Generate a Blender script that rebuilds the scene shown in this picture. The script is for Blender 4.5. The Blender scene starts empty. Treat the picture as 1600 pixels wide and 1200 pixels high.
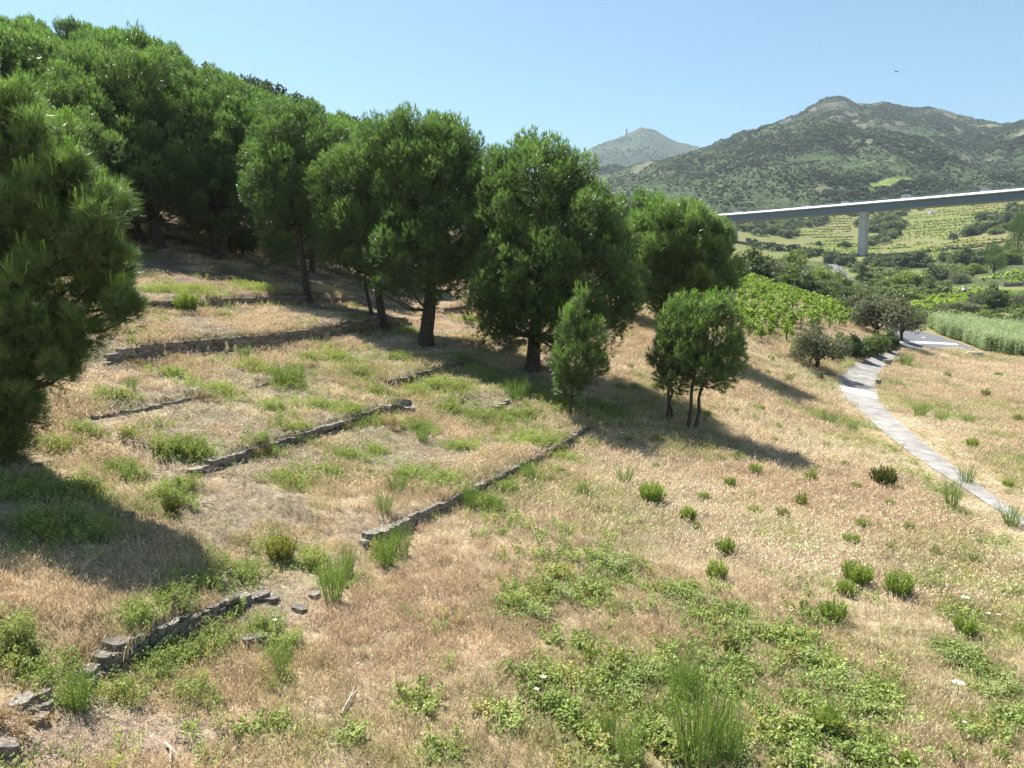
import bpy, math, random
import numpy as np
from math import radians, sin, cos, pi

RS = np.random.default_rng(7)
random.seed(7)
sc = bpy.context.scene
COL = sc.collection

# ------------------------------------------------------------------ camera, sky, sun, exposure
PITCH = radians(6.0)
FPX = 1130.0                       # focal length in pixels of the 1600 px wide photograph
cam_d = bpy.data.cameras.new('camera')
cam = bpy.data.objects.new('camera', cam_d)
COL.objects.link(cam)
cam.location = (0, 0, 0)
cam.rotation_euler = (radians(90) - PITCH, 0, 0)
cam_d.sensor_fit = 'HORIZONTAL'
cam_d.sensor_width = 36.0
cam_d.lens = 36.0 * FPX / 1600.0
cam_d.clip_start = 0.1
cam_d.clip_end = 20000
sc.camera = cam

SUN_EL = radians(60)
SUN_AZ = radians(-43)              # measured from +Y towards +X: the sun stands behind the trees, to the left
world = bpy.data.worlds.new('World')
sc.world = world
world.use_nodes = True
wn = world.node_tree.nodes
wl = world.node_tree.links
wn.clear()
sky = wn.new('ShaderNodeTexSky')
sky.sky_type = 'NISHITA'
sky.sun_disc = False
sky.sun_elevation = SUN_EL
sky.sun_rotation = SUN_AZ
sky.altitude = 50
sky.air_density = 1.0
sky.dust_density = 0.6
sky.ozone_density = 1.6
bg = wn.new('ShaderNodeBackground')
bg.inputs['Strength'].default_value = 0.058
wo = wn.new('ShaderNodeOutputWorld')
smx = wn.new('ShaderNodeMix')
smx.data_type = 'RGBA'
smx.blend_type = 'MULTIPLY'
smx.inputs[0].default_value = 1.0
smx.inputs[7].default_value = (0.73, 1.0, 0.97, 1)
wl.new(sky.outputs[0], smx.inputs[6])
wl.new(smx.outputs[2], bg.inputs['Color'])
wl.new(bg.outputs[0], wo.inputs['Surface'])

sun_d = bpy.data.lights.new('sun', 'SUN')
sun_d.energy = 5.0
sun_d.angle = radians(0.55)
sun_d.color = (1.0, 0.95, 0.87)
sun = bpy.data.objects.new('sun', sun_d)
COL.objects.link(sun)
sun.location = (-30, 30, 60)
sun.rotation_euler = (radians(90) - SUN_EL, 0, pi - SUN_AZ)

sc.view_settings.view_transform = 'Standard'
sc.view_settings.look = 'None'
sc.view_settings.exposure = 1.44
sc.view_settings.gamma = 1.0
sc.view_settings.use_curve_mapping = False
sc.render.engine = 'CYCLES'
sc.cycles.max_bounces = 6
sc.cycles.diffuse_bounces = 3
sc.cycles.glossy_bounces = 2
sc.cycles.transmission_bounces = 3
sc.cycles.transparent_max_bounces = 6
sc.cycles.volume_bounces = 0

# ------------------------------------------------------------------ pixel <-> world helpers
CP, SP = cos(PITCH), sin(PITCH)


def ray(px, py):
    u = (np.asarray(px, float) - 800) / FPX
    v = (600 - np.asarray(py, float)) / FPX
    return np.stack([u + 0 * v, CP + v * SP + 0 * u, -SP + v * CP + 0 * u], -1)


def pt(px, py, t):
    return ray(px, py) * np.asarray(t, float)[..., None] if np.ndim(t) else ray(px, py) * t


def sstep(a, b, x):
    q = np.clip((x - a) / (b - a), 0, 1)
    return q * q * (3 - 2 * q)


def vnoise(x, y, scale, seed=0):
    x = np.asarray(x, float) / scale + 137.3 * seed
    y = np.asarray(y, float) / scale - 71.7 * seed
    xi = np.floor(x).astype(np.int64)
    yi = np.floor(y).astype(np.int64)
    fx = x - xi
    fy = y - yi
    fx = fx * fx * (3 - 2 * fx)
    fy = fy * fy * (3 - 2 * fy)

    def hsh(a, b):
        n = (a * 374761393 + b * 668265263 + seed * 982451653) & 0x7fffffff
        n = ((n ^ (n >> 13)) * 1274126177) & 0x7fffffff
        n = n ^ (n >> 16)
        return (n & 0xffff) / 65535.0
    a = hsh(xi, yi) * (1 - fx) + hsh(xi + 1, yi) * fx
    b = hsh(xi, yi + 1) * (1 - fx) + hsh(xi + 1, yi + 1) * fx
    return a * (1 - fy) + b * fy


def fbm(x, y, scale, seed=0, octv=4):
    s = 0
    a = 1.0
    tot = 0
    for k in range(octv):
        s = s + a * vnoise(x, y, scale / 2 ** k, seed + k)
        tot += a
        a *= 0.55
    return s / tot


# ------------------------------------------------------------------ the terrain heightfield
# profile of the land along nine directions: (distance, height relative to the camera)
PROF = {
    -500: [(3, -3.6), (5, -3.2), (8, -2.6), (12, -1.6), (16, -.6), (20, .4), (25, 1.8), (30, 3.2), (36, 5), (45, 8), (60, 13.5), (90, 25), (130, 38), (170, 42), (300, 38), (6000, 30)],
    0: [(3, -4.6), (5, -4.25), (8, -3.4), (12, -2.2), (16, -1.0), (20, 0), (26, 1.4), (32, 2.9), (40, 5.4), (60, 12.5), (90, 24.5), (118, 35), (140, 38), (200, 38), (300, 34), (6000, 30)],
    300: [(3, -4.6), (6.7, -4.2), (9.6, -3.95), (11, -3.45), (12.8, -2.9), (14.5, -2.66), (17, -2.07), (20, -1.4), (23.5, -.4), (26, .26), (29, 1.3), (33, 2.4), (38, 3.8), (46, 5.8), (70, 13), (95, 22), (112, 26.5), (130, 28), (300, 26), (6000, 30)],
    600: [(3, -4.7), (6.95, -4.4), (12.3, -4.0), (17.5, -3.37), (20.8, -2.9), (24, -2.2), (28, -1.45), (36, 0), (44, 1.6), (56, 4), (80, 9.5), (100, 14), (120, 16), (160, 16), (300, 16), (6000, 30)],
    850: [(3, -4.8), (7.2, -4.55), (11.5, -4.3), (20.5, -3.95), (23.5, -2.9), (27, -2.2), (36, -.9), (42, 0), (60, 3), (90, 6), (150, 10), (300, 20), (450, 45), (620, 70), (6000, 90)],
    1100: [(3, -4.9), (7.5, -4.7), (13, -4.8), (19.6, -4.8), (25, -3.8), (30, -3.1), (36, -2.5), (45, -1.5), (56, 0), (68, 2.6), (80, 3.9), (110, 5.5), (150, 8.5), (220, 12.5), (300, 19), (380, 29), (460, 48), (540, 64), (620, 82), (6000, 100)],
    1300: [(3, -5), (7.6, -4.85), (15, -4.95), (25.5, -4.95), (43, -4.95), (48, -4.2), (56, -2.9), (63, -1.3), (72, -.3), (90, -.1), (110, 1.1), (160, 4), (220, 8), (300, 15), (380, 23.5), (430, 34), (480, 47), (540, 62), (620, 82), (6000, 100)],
    1450: [(3, -5.1), (7.8, -5), (18, -5.1), (27, -5.2), (43, -5.25), (66, -4.6), (85, -3.6), (115, -1.9), (160, 1.6), (230, 8.3), (330, 20.8), (420, 37), (520, 64), (580, 82), (640, 92), (6000, 100)],
    1600: [(3, -5.2), (7.9, -5.1), (17.8, -5.3), (37, -5.5), (60, -5.2), (80, -4.8), (110, -1.8), (150, 1.5), (210, 9.4), (270, 19), (360, 38), (450, 64), (500, 80), (640, 96), (6000, 100)],
    2100: [(3, -5.3), (7.9, -5.3), (17.8, -5.6), (37, -5.8), (60, -5.4), (80, -4.6), (110, -1.4), (150, 2.5), (210, 12), (270, 24), (360, 44), (450, 70), (500, 84), (640, 98), (6000, 100)],
}
LR = np.arange(math.log(1.0), math.log(7000.0), 0.02)
AZ = np.radians(np.arange(-75, 75.01, 0.5))
_cols = sorted(PROF)
_caz = []
_cz = []
for c in _cols:
    u = (c - 800) / FPX
    rr = []
    zz = []
    for (t, z) in PROF[c]:
        vt = (z + t * SP) / CP
        y = t * CP + vt * SP
        rr.append(math.hypot(u * t, y))
        zz.append(z)
    _caz.append(math.atan2(u, CP))
    _cz.append(np.interp(LR, np.log(rr), zz))
_caz = np.array(_caz)
_cz = np.array(_cz)
BASE = np.array([[np.interp(a, _caz, _cz[:, j]) for j in range(len(LR))] for a in AZ])


def _smooth(a, sig, axis):
    n = int(sig * 3)
    k = np.exp(-0.5 * (np.arange(-n, n + 1) / sig) ** 2)
    k /= k.sum()
    pad = [(0, 0), (0, 0)]
    pad[axis] = (n, n)
    ap = np.pad(a, pad, mode='edge')
    return np.apply_along_axis(lambda m: np.convolve(m, k, mode='valid'), axis, ap)


BASE = _smooth(_smooth(BASE, 3.0, 1), 5.0, 0)


def _lookup(az, lr):
    ia = np.clip((az - AZ[0]) / (AZ[1] - AZ[0]), 0, len(AZ) - 1.001)
    il = np.clip((lr - LR[0]) / (LR[1] - LR[0]), 0, len(LR) - 1.001)
    a0 = ia.astype(int)
    l0 = il.astype(int)
    fa = ia - a0
    fl = il - l0
    return (BASE[a0, l0] * (1 - fa) * (1 - fl) + BASE[a0 + 1, l0] * fa * (1 - fl)
            + BASE[a0, l0 + 1] * (1 - fa) * fl + BASE[a0 + 1, l0 + 1] * fa * fl)


def H0(x, y):
    x = np.asarray(x, float)
    y = np.asarray(y, float)
    r = np.maximum(np.hypot(x, y), 1.01)
    az = np.arctan2(x, y)
    lim = radians(74.5)
    ex = np.clip((np.abs(az) - lim) / (pi - lim), 0, 1)
    ex = ex * ex * (3 - 2 * ex) * 0.5
    z = (1 - ex) * _lookup(np.clip(az, -lim, lim), np.log(r)) + ex * _lookup(np.clip(-az, -lim, lim), np.log(r))
    amp = np.clip(r / 60, 0.25, 6.0)
    z = z + 0.16 * (fbm(x, y, 3.2, 3, 3) - .5) * np.clip(60 / r, 0, 1) + amp * 0.35 * (fbm(x, y, 22, 5, 3) - .5)
    return z


TERR = []     # terraces: (points Nx2, height)
ROADS = []    # (points, halfwidths)


def _polydist(x, y, pts):
    """distance, signed side (+ = left), along-overshoot and segment parameter of the nearest point of a polyline"""
    best = np.full(x.shape, 1e9)
    side = np.zeros(x.shape)
    over = np.zeros(x.shape)
    n = len(pts) - 1
    for i in range(n):
        ax, ay = pts[i]
        bx, by = pts[i + 1]
        dx, dy = bx - ax, by - ay
        L = math.hypot(dx, dy) + 1e-9
        q = ((x - ax) * dx + (y - ay) * dy) / (L * L)
        qc = np.clip(q, 0, 1)
        d = np.hypot(x - ax - qc * dx, y - ay - qc * dy)
        s = (dx * (y - ay) - dy * (x - ax)) / L
        o = np.zeros(x.shape)
        if i == 0:
            o = np.where(q < 0, -q * L, o)
        if i == n - 1:
            o = np.where(q > 1, (q - 1) * L, o)
        m = d < best
        best = np.where(m, d, best)
        side = np.where(m, s, side)
        over = np.where(m, o, over)
    return best, side, over


def _endfade(x, y, pts):
    a = np.hypot(x - pts[0, 0], y - pts[0, 1])
    b = np.hypot(x - pts[-1, 0], y - pts[-1, 1])
    return sstep(0, 1.2, np.minimum(a, b))


def H(x, y):
    x = np.asarray(x, float)
    y = np.asarray(y, float)
    z = H0(x, y)
    for pts, h in TERR:
        c = pts.mean(0)
        near = np.hypot(x - c[0], y - c[1]) < 0.5 * np.hypot(*(pts[0] - pts[-1])) + 8
        if not np.any(near):
            continue
        xs = x[near] if x.ndim else x
        ys = y[near] if x.ndim else y
        d, s, o = _polydist(np.atleast_1d(xs), np.atleast_1d(ys), pts)
        add = np.where((s > 0) & (o <= 0), h * np.exp(-(d / 2.2) ** 2), 0) * _endfade(np.atleast_1d(xs), np.atleast_1d(ys), pts)
        if x.ndim:
            z[near] += add
        else:
            z = z + add[0]
    return z


def hit(px, py, fn=None, tmin=3.0, tmax=900.0):
    fn = fn or H0
    d = ray(np.atleast_1d(px), np.atleast_1d(py))
    ts = np.exp(np.linspace(math.log(tmin), math.log(tmax), 500))
    P = d[:, None, :] * ts[None, :, None]
    below = P[..., 2] < fn(P[..., 0], P[..., 1])
    k = np.where(below.any(1), below.argmax(1), len(ts) - 1)
    lo = ts[np.maximum(k - 1, 0)]
    hi = ts[k]
    for _ in range(14):
        mid = (lo + hi) / 2
        Q = d * mid[:, None]
        b = Q[:, 2] < fn(Q[:, 0], Q[:, 1])
        hi = np.where(b, mid, hi)
        lo = np.where(b, lo, mid)
    Q = d * hi[:, None]
    return Q


def hit1(px, py):
    q = hit([px], [py], H)[0]
    return q, float(np.dot(q, [0, CP, -SP]))       # point, depth


def on_ground(px, py, t):
    q = pt(px, py, t)
    return np.array([q[0], q[1], float(H(q[0], q[1]))])


# ------------------------------------------------------------------ mesh helpers
def mesh_np(name, V, F, mats, col=None, smooth=False, mat_idx=None):
    V = np.asarray(V, np.float32)
    me = bpy.data.meshes.new(name)
    me.vertices.add(len(V))
    me.vertices.foreach_set('co', V.ravel())
    Fs = F if isinstance(F, list) else [F]
    nl = sum(f.size for f in Fs)
    npoly = sum(len(f) for f in Fs)
    me.loops.add(nl)
    me.loops.foreach_set('vertex_index', np.concatenate([np.asarray(f, np.int32).ravel() for f in Fs]))
    me.polygons.add(npoly)
    starts = []
    o = 0
    for f in Fs:
        starts.append(np.arange(len(f)) * f.shape[1] + o)
        o += f.size
    me.polygons.foreach_set('loop_start', np.concatenate(starts).astype(np.int32))
    if smooth:
        me.polygons.foreach_set('use_smooth', np.ones(npoly, bool))
    else:
        me.polygons.foreach_set('use_smooth', np.zeros(npoly, bool))
    if mat_idx is not None:
        me.polygons.foreach_set('material_index', np.asarray(mat_idx, np.int32))
    if col is not None:
        a = me.color_attributes.new('Col', 'FLOAT_COLOR', 'POINT')
        c = np.ones((len(V), 4), np.float32)
        c[:, :3] = col
        a.data.foreach_set('color', c.ravel())
    for m in (mats if isinstance(mats, (list, tuple)) else [mats]):
        me.materials.append(m)
    me.update(calc_edges=True)
    return me


def link(name, me, parent=None, loc=None, rot=None, scale=None):
    o = bpy.data.objects.new(name, me)
    COL.objects.link(o)
    if parent is not None:
        o.parent = parent
    if loc is not None:
        o.location = loc
    if rot is not None:
        o.rotation_euler = rot
    if scale is not None:
        o.scale = scale
    return o


def tag(o, label=None, cat=None, group=None, kind=None):
    if label:
        o['label'] = label
    if cat:
        o['category'] = cat
    if group:
        o['group'] = group
    if kind:
        o['kind'] = kind
    return o


def thing(name, label, cat, loc=(0, 0, 0), rz=0.0, group=None, scale=None):
    o = link(name, None, None, tuple(loc), (0, 0, rz), scale)
    o.empty_display_size = .2
    return tag(o, label, cat, group)


def dup(root, loc, rz=None, scale=None, label=None, group=None):
    r = root.copy()
    COL.objects.link(r)
    r.location = loc
    if rz is not None:
        r.rotation_euler = (0, 0, rz)
    if scale is not None:
        r.scale = scale
    if label:
        r['label'] = label
    if group:
        r['group'] = group
    for ch in list(root.children):
        c = ch.copy()
        COL.objects.link(c)
        c.parent = r
        for g in list(ch.children):
            d = g.copy()
            COL.objects.link(d)
            d.parent = c
    return r


def norm(a):
    return a / np.maximum(np.linalg.norm(a, axis=-1, keepdims=True), 1e-9)


class Soup:
    """collects vertices, faces of one size each, and colours"""

    def __init__(self):
        self.V = []
        self.F = {}
        self.C = []
        self.n = 0

    def add(self, V, F, col):
        V = np.asarray(V, float)
        F = np.asarray(F, int)
        self.V.append(V)
        self.F.setdefault(F.shape[1], []).append(F + self.n)
        c = np.empty((len(V), 3))
        c[:] = col
        self.C.append(c)
        self.n += len(V)

    def mesh(self, name, mats, smooth=False):
        return mesh_np(name, np.concatenate(self.V), [np.concatenate(f) for f in self.F.values()], mats,
                       np.concatenate(self.C), smooth)

    def tube(self, pts, rad, col=(.2, .15, .1), n=6, cap=False):
        pts = np.asarray(pts, float)
        rad = np.broadcast_to(np.asarray(rad, float), (len(pts),))
        tang = np.gradient(pts, axis=0)
        tang = norm(tang)
        ref = np.array([0.31, .95, .1])
        a = norm(np.cross(tang, ref))
        b = np.cross(tang, a)
        th = np.arange(n) * 2 * pi / n
        ring = (a[:, None, :] * np.cos(th)[None, :, None] + b[:, None, :] * np.sin(th)[None, :, None])
        V = (pts[:, None, :] + ring * rad[:, None, None]).reshape(-1, 3)
        F = []
        m = len(pts)
        for i in range(m - 1):
            for k in range(n):
                F.append((i * n + k, i * n + (k + 1) % n, (i + 1) * n + (k + 1) % n, (i + 1) * n + k))
        self.add(V, F, col)

    def box(self, c, s, col=(.5, .5, .5), rz=0.0):
        c = np.asarray(c, float)
        h = np.asarray(s, float) / 2
        V = np.array([(x, y, z) for z in (-1, 1) for y in (-1, 1) for x in (-1, 1)], float) * h
        if rz:
            V = V @ np.array([[cos(rz), sin(rz), 0], [-sin(rz), cos(rz), 0], [0, 0, 1]])
        F = [(0, 2, 3, 1), (4, 5, 7, 6), (0, 1, 5, 4), (2, 6, 7, 3), (0, 4, 6, 2), (1, 3, 7, 5)]
        self.add(V + c, F, col)


def rand_dirs(n, rg):
    v = rg.normal(size=(n, 3))
    return norm(v)


def needles(S, pos, dirs, n, length, width, spread, col, rg, base_back=0.0, jit=.25):
    """each tuft: n thin triangular needles around the shoot direction"""
    N = len(pos)
    if N == 0:
        return
    p = np.repeat(pos, n, 0)
    d = np.repeat(dirs, n, 0)
    rnd = rand_dirs(N * n, rg)
    nd = norm(d + spread * rnd)
    L = length * (1 + jit * rg.uniform(-1, 1, (N * n, 1)))
    side = norm(np.cross(nd, rand_dirs(N * n, rg))) * (width / 2)
    b = p - d * (base_back * rg.uniform(0, 1, (N * n, 1)))
    V = np.stack([b - side, b + side, b + nd * L], 1).reshape(-1, 3)
    F = np.arange(N * n * 3).reshape(-1, 3)
    c = np.repeat(np.broadcast_to(col, (N, 3)), n, 0) * rg.uniform(.82, 1.18, (N * n, 1))
    S.add(V, F, np.repeat(c, 3, 0))


def leaves(S, pos, nrm, size, col, rg, aspect=.55, jit=.35):
    """diamond leaves, two triangles each, folded slightly along the midrib"""
    N = len(pos)
    if N == 0:
        return
    a = norm(np.cross(nrm, rand_dirs(N, rg)))
    b = np.cross(nrm, a)
    s = size * (1 + jit * rg.uniform(-1, 1, (N, 1)))
    w = s * aspect
    fold = nrm * s * .15
    V = np.stack([pos - a * s * .5, pos - b * w * .5 + fold, pos + a * s * .5, pos + b * w * .5 + fold], 1).reshape(-1, 3)
    q = np.arange(N)[:, None] * 4
    F = np.concatenate([q + np.array([[0, 1, 2]]), q + np.array([[0, 2, 3]])])
    c = np.broadcast_to(col, (N, 3)) * rg.uniform(.8, 1.2, (N, 1))
    S.add(V, F, np.repeat(c, 4, 0))


# ------------------------------------------------------------------ materials
def new_mat(name):
    m = bpy.data.materials.new(name)
    m.use_nodes = True
    nt = m.node_tree
    nt.nodes.clear()
    out = nt.nodes.new('ShaderNodeOutputMaterial')
    return m, nt, out


def N_(nt, typ, **kw):
    n = nt.nodes.new(typ)
    for k, v in kw.items():
        setattr(n, k, v)
    return n


def noise(nt, scale, detail=4, rough=.6, coord=None):
    n = N_(nt, 'ShaderNodeTexNoise')
    n.inputs['Scale'].default_value = scale
    n.inputs['Detail'].default_value = detail
    n.inputs['Roughness'].default_value = rough
    if coord is not None:
        nt.links.new(coord, n.inputs['Vector'])
    return n


def ramp(nt, fac, stops):
    r = N_(nt, 'ShaderNodeValToRGB')
    cr = r.color_ramp
    while len(cr.elements) < len(stops):
        cr.elements.new(0.5)
    for e, (p, c) in zip(cr.elements, stops):
        e.position = p
        e.color = (*c, 1) if len(c) == 3 else c
    nt.links.new(fac, r.inputs[0])
    return r


def mul(nt, a, b, fac=1.0, typ='MULTIPLY'):
    m = N_(nt, 'ShaderNodeMix', data_type='RGBA', blend_type=typ)
    m.inputs[0].default_value = fac
    for s, v in ((m.inputs[6], a), (m.inputs[7], b)):
        if isinstance(v, tuple):
            s.default_value = (*v, 1)
        else:
            nt.links.new(v, s)
    return m.outputs[2]


def foliage_mat(name, transl=.3, rough=.5, spec=.35, inst=False, objvar=.0, tmul=(1.25, 1.3, .7)):
    m, nt, out = new_mat(name)
    at = N_(nt, 'ShaderNodeAttribute', attribute_name='Col')
    c = at.outputs['Color']
    if inst:
        ti = N_(nt, 'ShaderNodeAttribute', attribute_name='tint', attribute_type='INSTANCER')
        c = mul(nt, c, ti.outputs['Color'])
    if objvar:
        oi = N_(nt, 'ShaderNodeObjectInfo')
        rp = ramp(nt, oi.outputs['Random'], [(0, (1 - objvar, 1 - objvar * .7, 1 - objvar)), (1, (1 + objvar, 1 + objvar * .7, 1 + objvar * .2))])
        c = mul(nt, c, rp.outputs[0])
    p = N_(nt, 'ShaderNodeBsdfPrincipled')
    p.inputs['Roughness'].default_value = rough
    p.inputs['Specular IOR Level'].default_value = spec
    nt.links.new(c, p.inputs['Base Color'])
    t = N_(nt, 'ShaderNodeBsdfTranslucent')
    nt.links.new(mul(nt, c, tmul), t.inputs['Color'])
    mx = N_(nt, 'ShaderNodeMixShader')
    mx.inputs[0].default_value = transl
    nt.links.new(p.outputs[0], mx.inputs[1])
    nt.links.new(t.outputs[0], mx.inputs[2])
    nt.links.new(mx.outputs[0], out.inputs['Surface'])
    return m


def rock_mat(name, c0, c1, scale=6, bump=.4, rough=.9, attr=False, c2=None, objvar=0.0):
    m, nt, out = new_mat(name)
    tc = N_(nt, 'ShaderNodeTexCoord')
    n1 = noise(nt, scale, 6, .65, tc.outputs['Object'])
    stops = [(.3, c0), (.62, c1)] if c2 is None else [(.28, c0), (.5, c1), (.68, c2)]
    c = ramp(nt, n1.outputs[0], stops).outputs[0]
    if attr:
        at = N_(nt, 'ShaderNodeAttribute', attribute_name='Col')
        c = mul(nt, c, at.outputs['Color'])
    if objvar:
        oi = N_(nt, 'ShaderNodeObjectInfo')
        rp = ramp(nt, oi.outputs['Random'], [(0, (1 - objvar,) * 3), (1, (1 + objvar, 1 + objvar * .95, 1 + objvar * .85))])
        c = mul(nt, c, rp.outputs[0])
    p = N_(nt, 'ShaderNodeBsdfPrincipled')
    p.inputs['Roughness'].default_value = rough
    p.inputs['Specular IOR Level'].default_value = .2
    nt.links.new(c, p.inputs['Base Color'])
    n2 = noise(nt, scale * 3, 6, .7, tc.outputs['Object'])
    b = N_(nt, 'ShaderNodeBump')
    b.inputs['Strength'].default_value = bump
    b.inputs['Distance'].default_value = .03
    nt.links.new(n2.outputs[0], b.inputs['Height'])
    nt.links.new(b.outputs[0], p.inputs['Normal'])
    nt.links.new(p.outputs[0], out.inputs['Surface'])
    return m


def plain_mat(name, c, rough=.6, metal=0, var=.12, scale=3):
    m, nt, out = new_mat(name)
    tc = N_(nt, 'ShaderNodeTexCoord')
    n1 = noise(nt, scale, 5, .6, tc.outputs['Object'])
    cc = ramp(nt, n1.outputs[0], [(.3, tuple(v * (1 - var) for v in c)), (.7, tuple(v * (1 + var) for v in c))]).outputs[0]
    p = N_(nt, 'ShaderNodeBsdfPrincipled')
    p.inputs['Roughness'].default_value = rough
    p.inputs['Metallic'].default_value = metal
    nt.links.new(cc, p.inputs['Base Color'])
    nt.links.new(p.outputs[0], out.inputs['Surface'])
    return m


def ground_mat(name, scales, bump_d=.04, bump_s=.6):
    """base albedo from the mesh, grain and blotches from noise in world space"""
    m, nt, out = new_mat(name)
    at = N_(nt, 'ShaderNodeAttribute', attribute_name='Col')
    ge = N_(nt, 'ShaderNodeNewGeometry')
    c = at.outputs['Color']
    for s, lo, hi in scales:
        n = noise(nt, s, 5, .65, ge.outputs['Position'])
        c = mul(nt, c, ramp(nt, n.outputs[0], [(.32, lo), (.68, hi)]).outputs[0])
    p = N_(nt, 'ShaderNodeBsdfPrincipled')
    p.inputs['Roughness'].default_value = .95
    p.inputs['Specular IOR Level'].default_value = .1
    nt.links.new(c, p.inputs['Base Color'])
    n2 = noise(nt, scales[0][0] * 1.5, 6, .7, ge.outputs['Position'])
    b = N_(nt, 'ShaderNodeBump')
    b.inputs['Strength'].default_value = bump_s
    b.inputs['Distance'].default_value = bump_d
    nt.links.new(n2.outputs[0], b.inputs['Height'])
    nt.links.new(b.outputs[0], p.inputs['Normal'])
    nt.links.new(p.outputs[0], out.inputs['Surface'])
    return m


M_ground = ground_mat('ground_soil', [(9.0, (.6, .58, .56), (1.35, 1.35, 1.32)), (2.2, (.78, .76, .74), (1.2, 1.2, 1.2)), (.35, (.88, .9, .88), (1.12, 1.1, 1.08))])
M_mount = ground_mat('mountain_scrub', [(.09, (.45, .5, .5), (1.5, 1.45, 1.4)), (.022, (.62, .66, .66), (1.35, 1.3, 1.25)), (.006, (.8, .85, .85), (1.2, 1.12, 1.1))], bump_d=7, bump_s=.9)
M_needle = foliage_mat('pine_needles', .40, .38, .6, objvar=.12, tmul=(1.05, 1.25, .7))
M_leaf = foliage_mat('leaves', .32, .5, .35, objvar=.1)
M_leaf_i = foliage_mat('leaves_scattered', .32, .55, .3, inst=True)
M_grass_i = foliage_mat('dry_grass', .28, .6, .3, inst=True, tmul=(1.1, 1.05, .9))
M_bark = rock_mat('bark', (.032, .025, .021), (.095, .075, .06), 9, .9)
M_twig = plain_mat('dead_wood', (.36, .31, .25), .9)
M_stone = rock_mat('schist', (.06, .055, .05), (.20, .18, .155), 5, .7, c2=(.40, .37, .33), objvar=.28)
M_asph = rock_mat('asphalt', (.095, .096, .105), (.15, .15, .158), 1.2, .2)
M_lane = rock_mat('worn_asphalt', (.15, .142, .132), (.30, .285, .265), 1.5, .35)
M_white = plain_mat('white_road_paint', (.42, .41, .385), .8, 0, .25, 1.6)
M_conc = rock_mat('concrete', (.34, .33, .31), (.45, .44, .41), .35, .2)
M_conc2 = rock_mat('pale_concrete', (.70, .69, .66), (.80, .79, .77), .5, .1)
M_steel = plain_mat('blue_grey_steel', (.075, .12, .19), .55, 0, .08, .2)
M_rail = plain_mat('railing_steel', (.20, .22, .25), .5)
M_carw = plain_mat('white_car_paint', (.78, .78, .78), .25, 0, .01)
M_glass = plain_mat('dark_glass', (.03, .035, .04), .1, 0, .01)
M_tyre = plain_mat('tyre_rubber', (.02, .02, .02), .8)
M_sign = plain_mat('sign_back_metal', (.33, .34, .36), .5, 0, .05)
M_petal = foliage_mat('white_petals', .3, .6, .2)

# ------------------------------------------------------------------ terrace lines, roads (traced, then laid on the land)
WALLS = [
    ('long low dry stone wall with pale coping in the left foreground, weeds at its foot', .30, [(128, 1068), (160, 1046), (230, 1018), (290, 990), (350, 960), (414, 930)]),
    ('straight dry stone terrace wall beside the open slope, its top end in pine shade', .24, [(562, 858), (580, 850), (612, 836), (660, 812), (720, 786), (760, 762), (810, 737), (850, 714), (880, 698), (902, 682), (916, 664)]),
    ('dry stone terrace wall overgrown with rusty brown weeds, ending at the rock outcrop', .23, [(300, 740), (350, 727), (400, 711), (450, 695), (500, 677), (545, 664), (590, 646), (640, 634)]),
    ('low crumbling line of stones below the tall terrace wall', .16, [(130, 660), (165, 653), (198, 647), (240, 639), (300, 626), (340, 615)]),
    ('broken row of stones half hidden by broom stems', .16, [(368, 614), (420, 601), (462, 590)]),
    ('tallest dry stone terrace wall, curving across the middle terrace', .46, [(165, 574), (230, 564), (280, 556), (330, 551), (400, 544), (470, 533), (540, 523), (596, 514), (640, 508)]),
    ('uppermost dry stone wall on the sunlit terrace behind the leaning pine branch', .33, [(205, 488), (240, 484), (300, 481), (360, 478), (430, 473), (480, 471), (530, 472), (570, 476)]),
    ('short pale stone wall running into the shade of the tallest pine', .24, [(588, 609), (620, 601), (650, 593), (680, 583), (710, 573), (745, 562)]),
    ('tiny stone wall stub in the green weeds in front of the pines', .2, [(760, 646), (785, 636), (808, 624)]),
    ('dark stone wall in the gap between the two broad pine trunks', .35, [(782, 552), (800, 546), (824, 538)]),
    ('stone wall piece in the sun behind the tallest pine trunk', .3, [(690, 491), (730, 485), (772, 480)]),
]
wall_world = []
for lab, h, pp in WALLS:
    q = hit([p[0] for p in pp], [p[1] for p in pp])
    wall_world.append(q)
for (lab, h, pp), q in zip(WALLS, wall_world):
    TERR.append((q[:, :2], h))


def dense(pp, n=60):
    pp = np.asarray(pp, float)
    s = np.concatenate([[0], np.cumsum(np.hypot(*np.diff(pp, axis=0).T))])
    k = np.linspace(0, s[-1], n)
    return np.stack([np.interp(k, s, pp[:, 0]), np.interp(k, s, pp[:, 1])], 1)


LANE_L = [(1655, 872), (1596, 820), (1555, 796), (1507, 764), (1443, 724), (1391, 685), (1337, 637), (1298, 606), (1311, 587), (1346, 561), (1390, 546)]
LANE_R = [(1710, 892), (1650, 850), (1606, 816), (1560, 780), (1499, 737), (1446, 694), (1399, 655), (1373, 628), (1365, 597), (1376, 579), (1412, 546)]
ASP_A = [(1392, 510), (1404, 513), (1428, 516), (1462, 524), (1498, 536), (1523, 545)]
ASP_B = [(1380, 546), (1400, 546), (1425, 545), (1455, 545), (1490, 546), (1522, 549)]


def edges_to_world(L, R, n):
    a = dense(L, n)
    b = dense(R, n)
    return hit(a[:, 0], a[:, 1]), hit(b[:, 0], b[:, 1])


laneL, laneR = edges_to_world(LANE_L, LANE_R, 90)
aspA, aspB = edges_to_world(ASP_A, ASP_B, 40)


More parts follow.
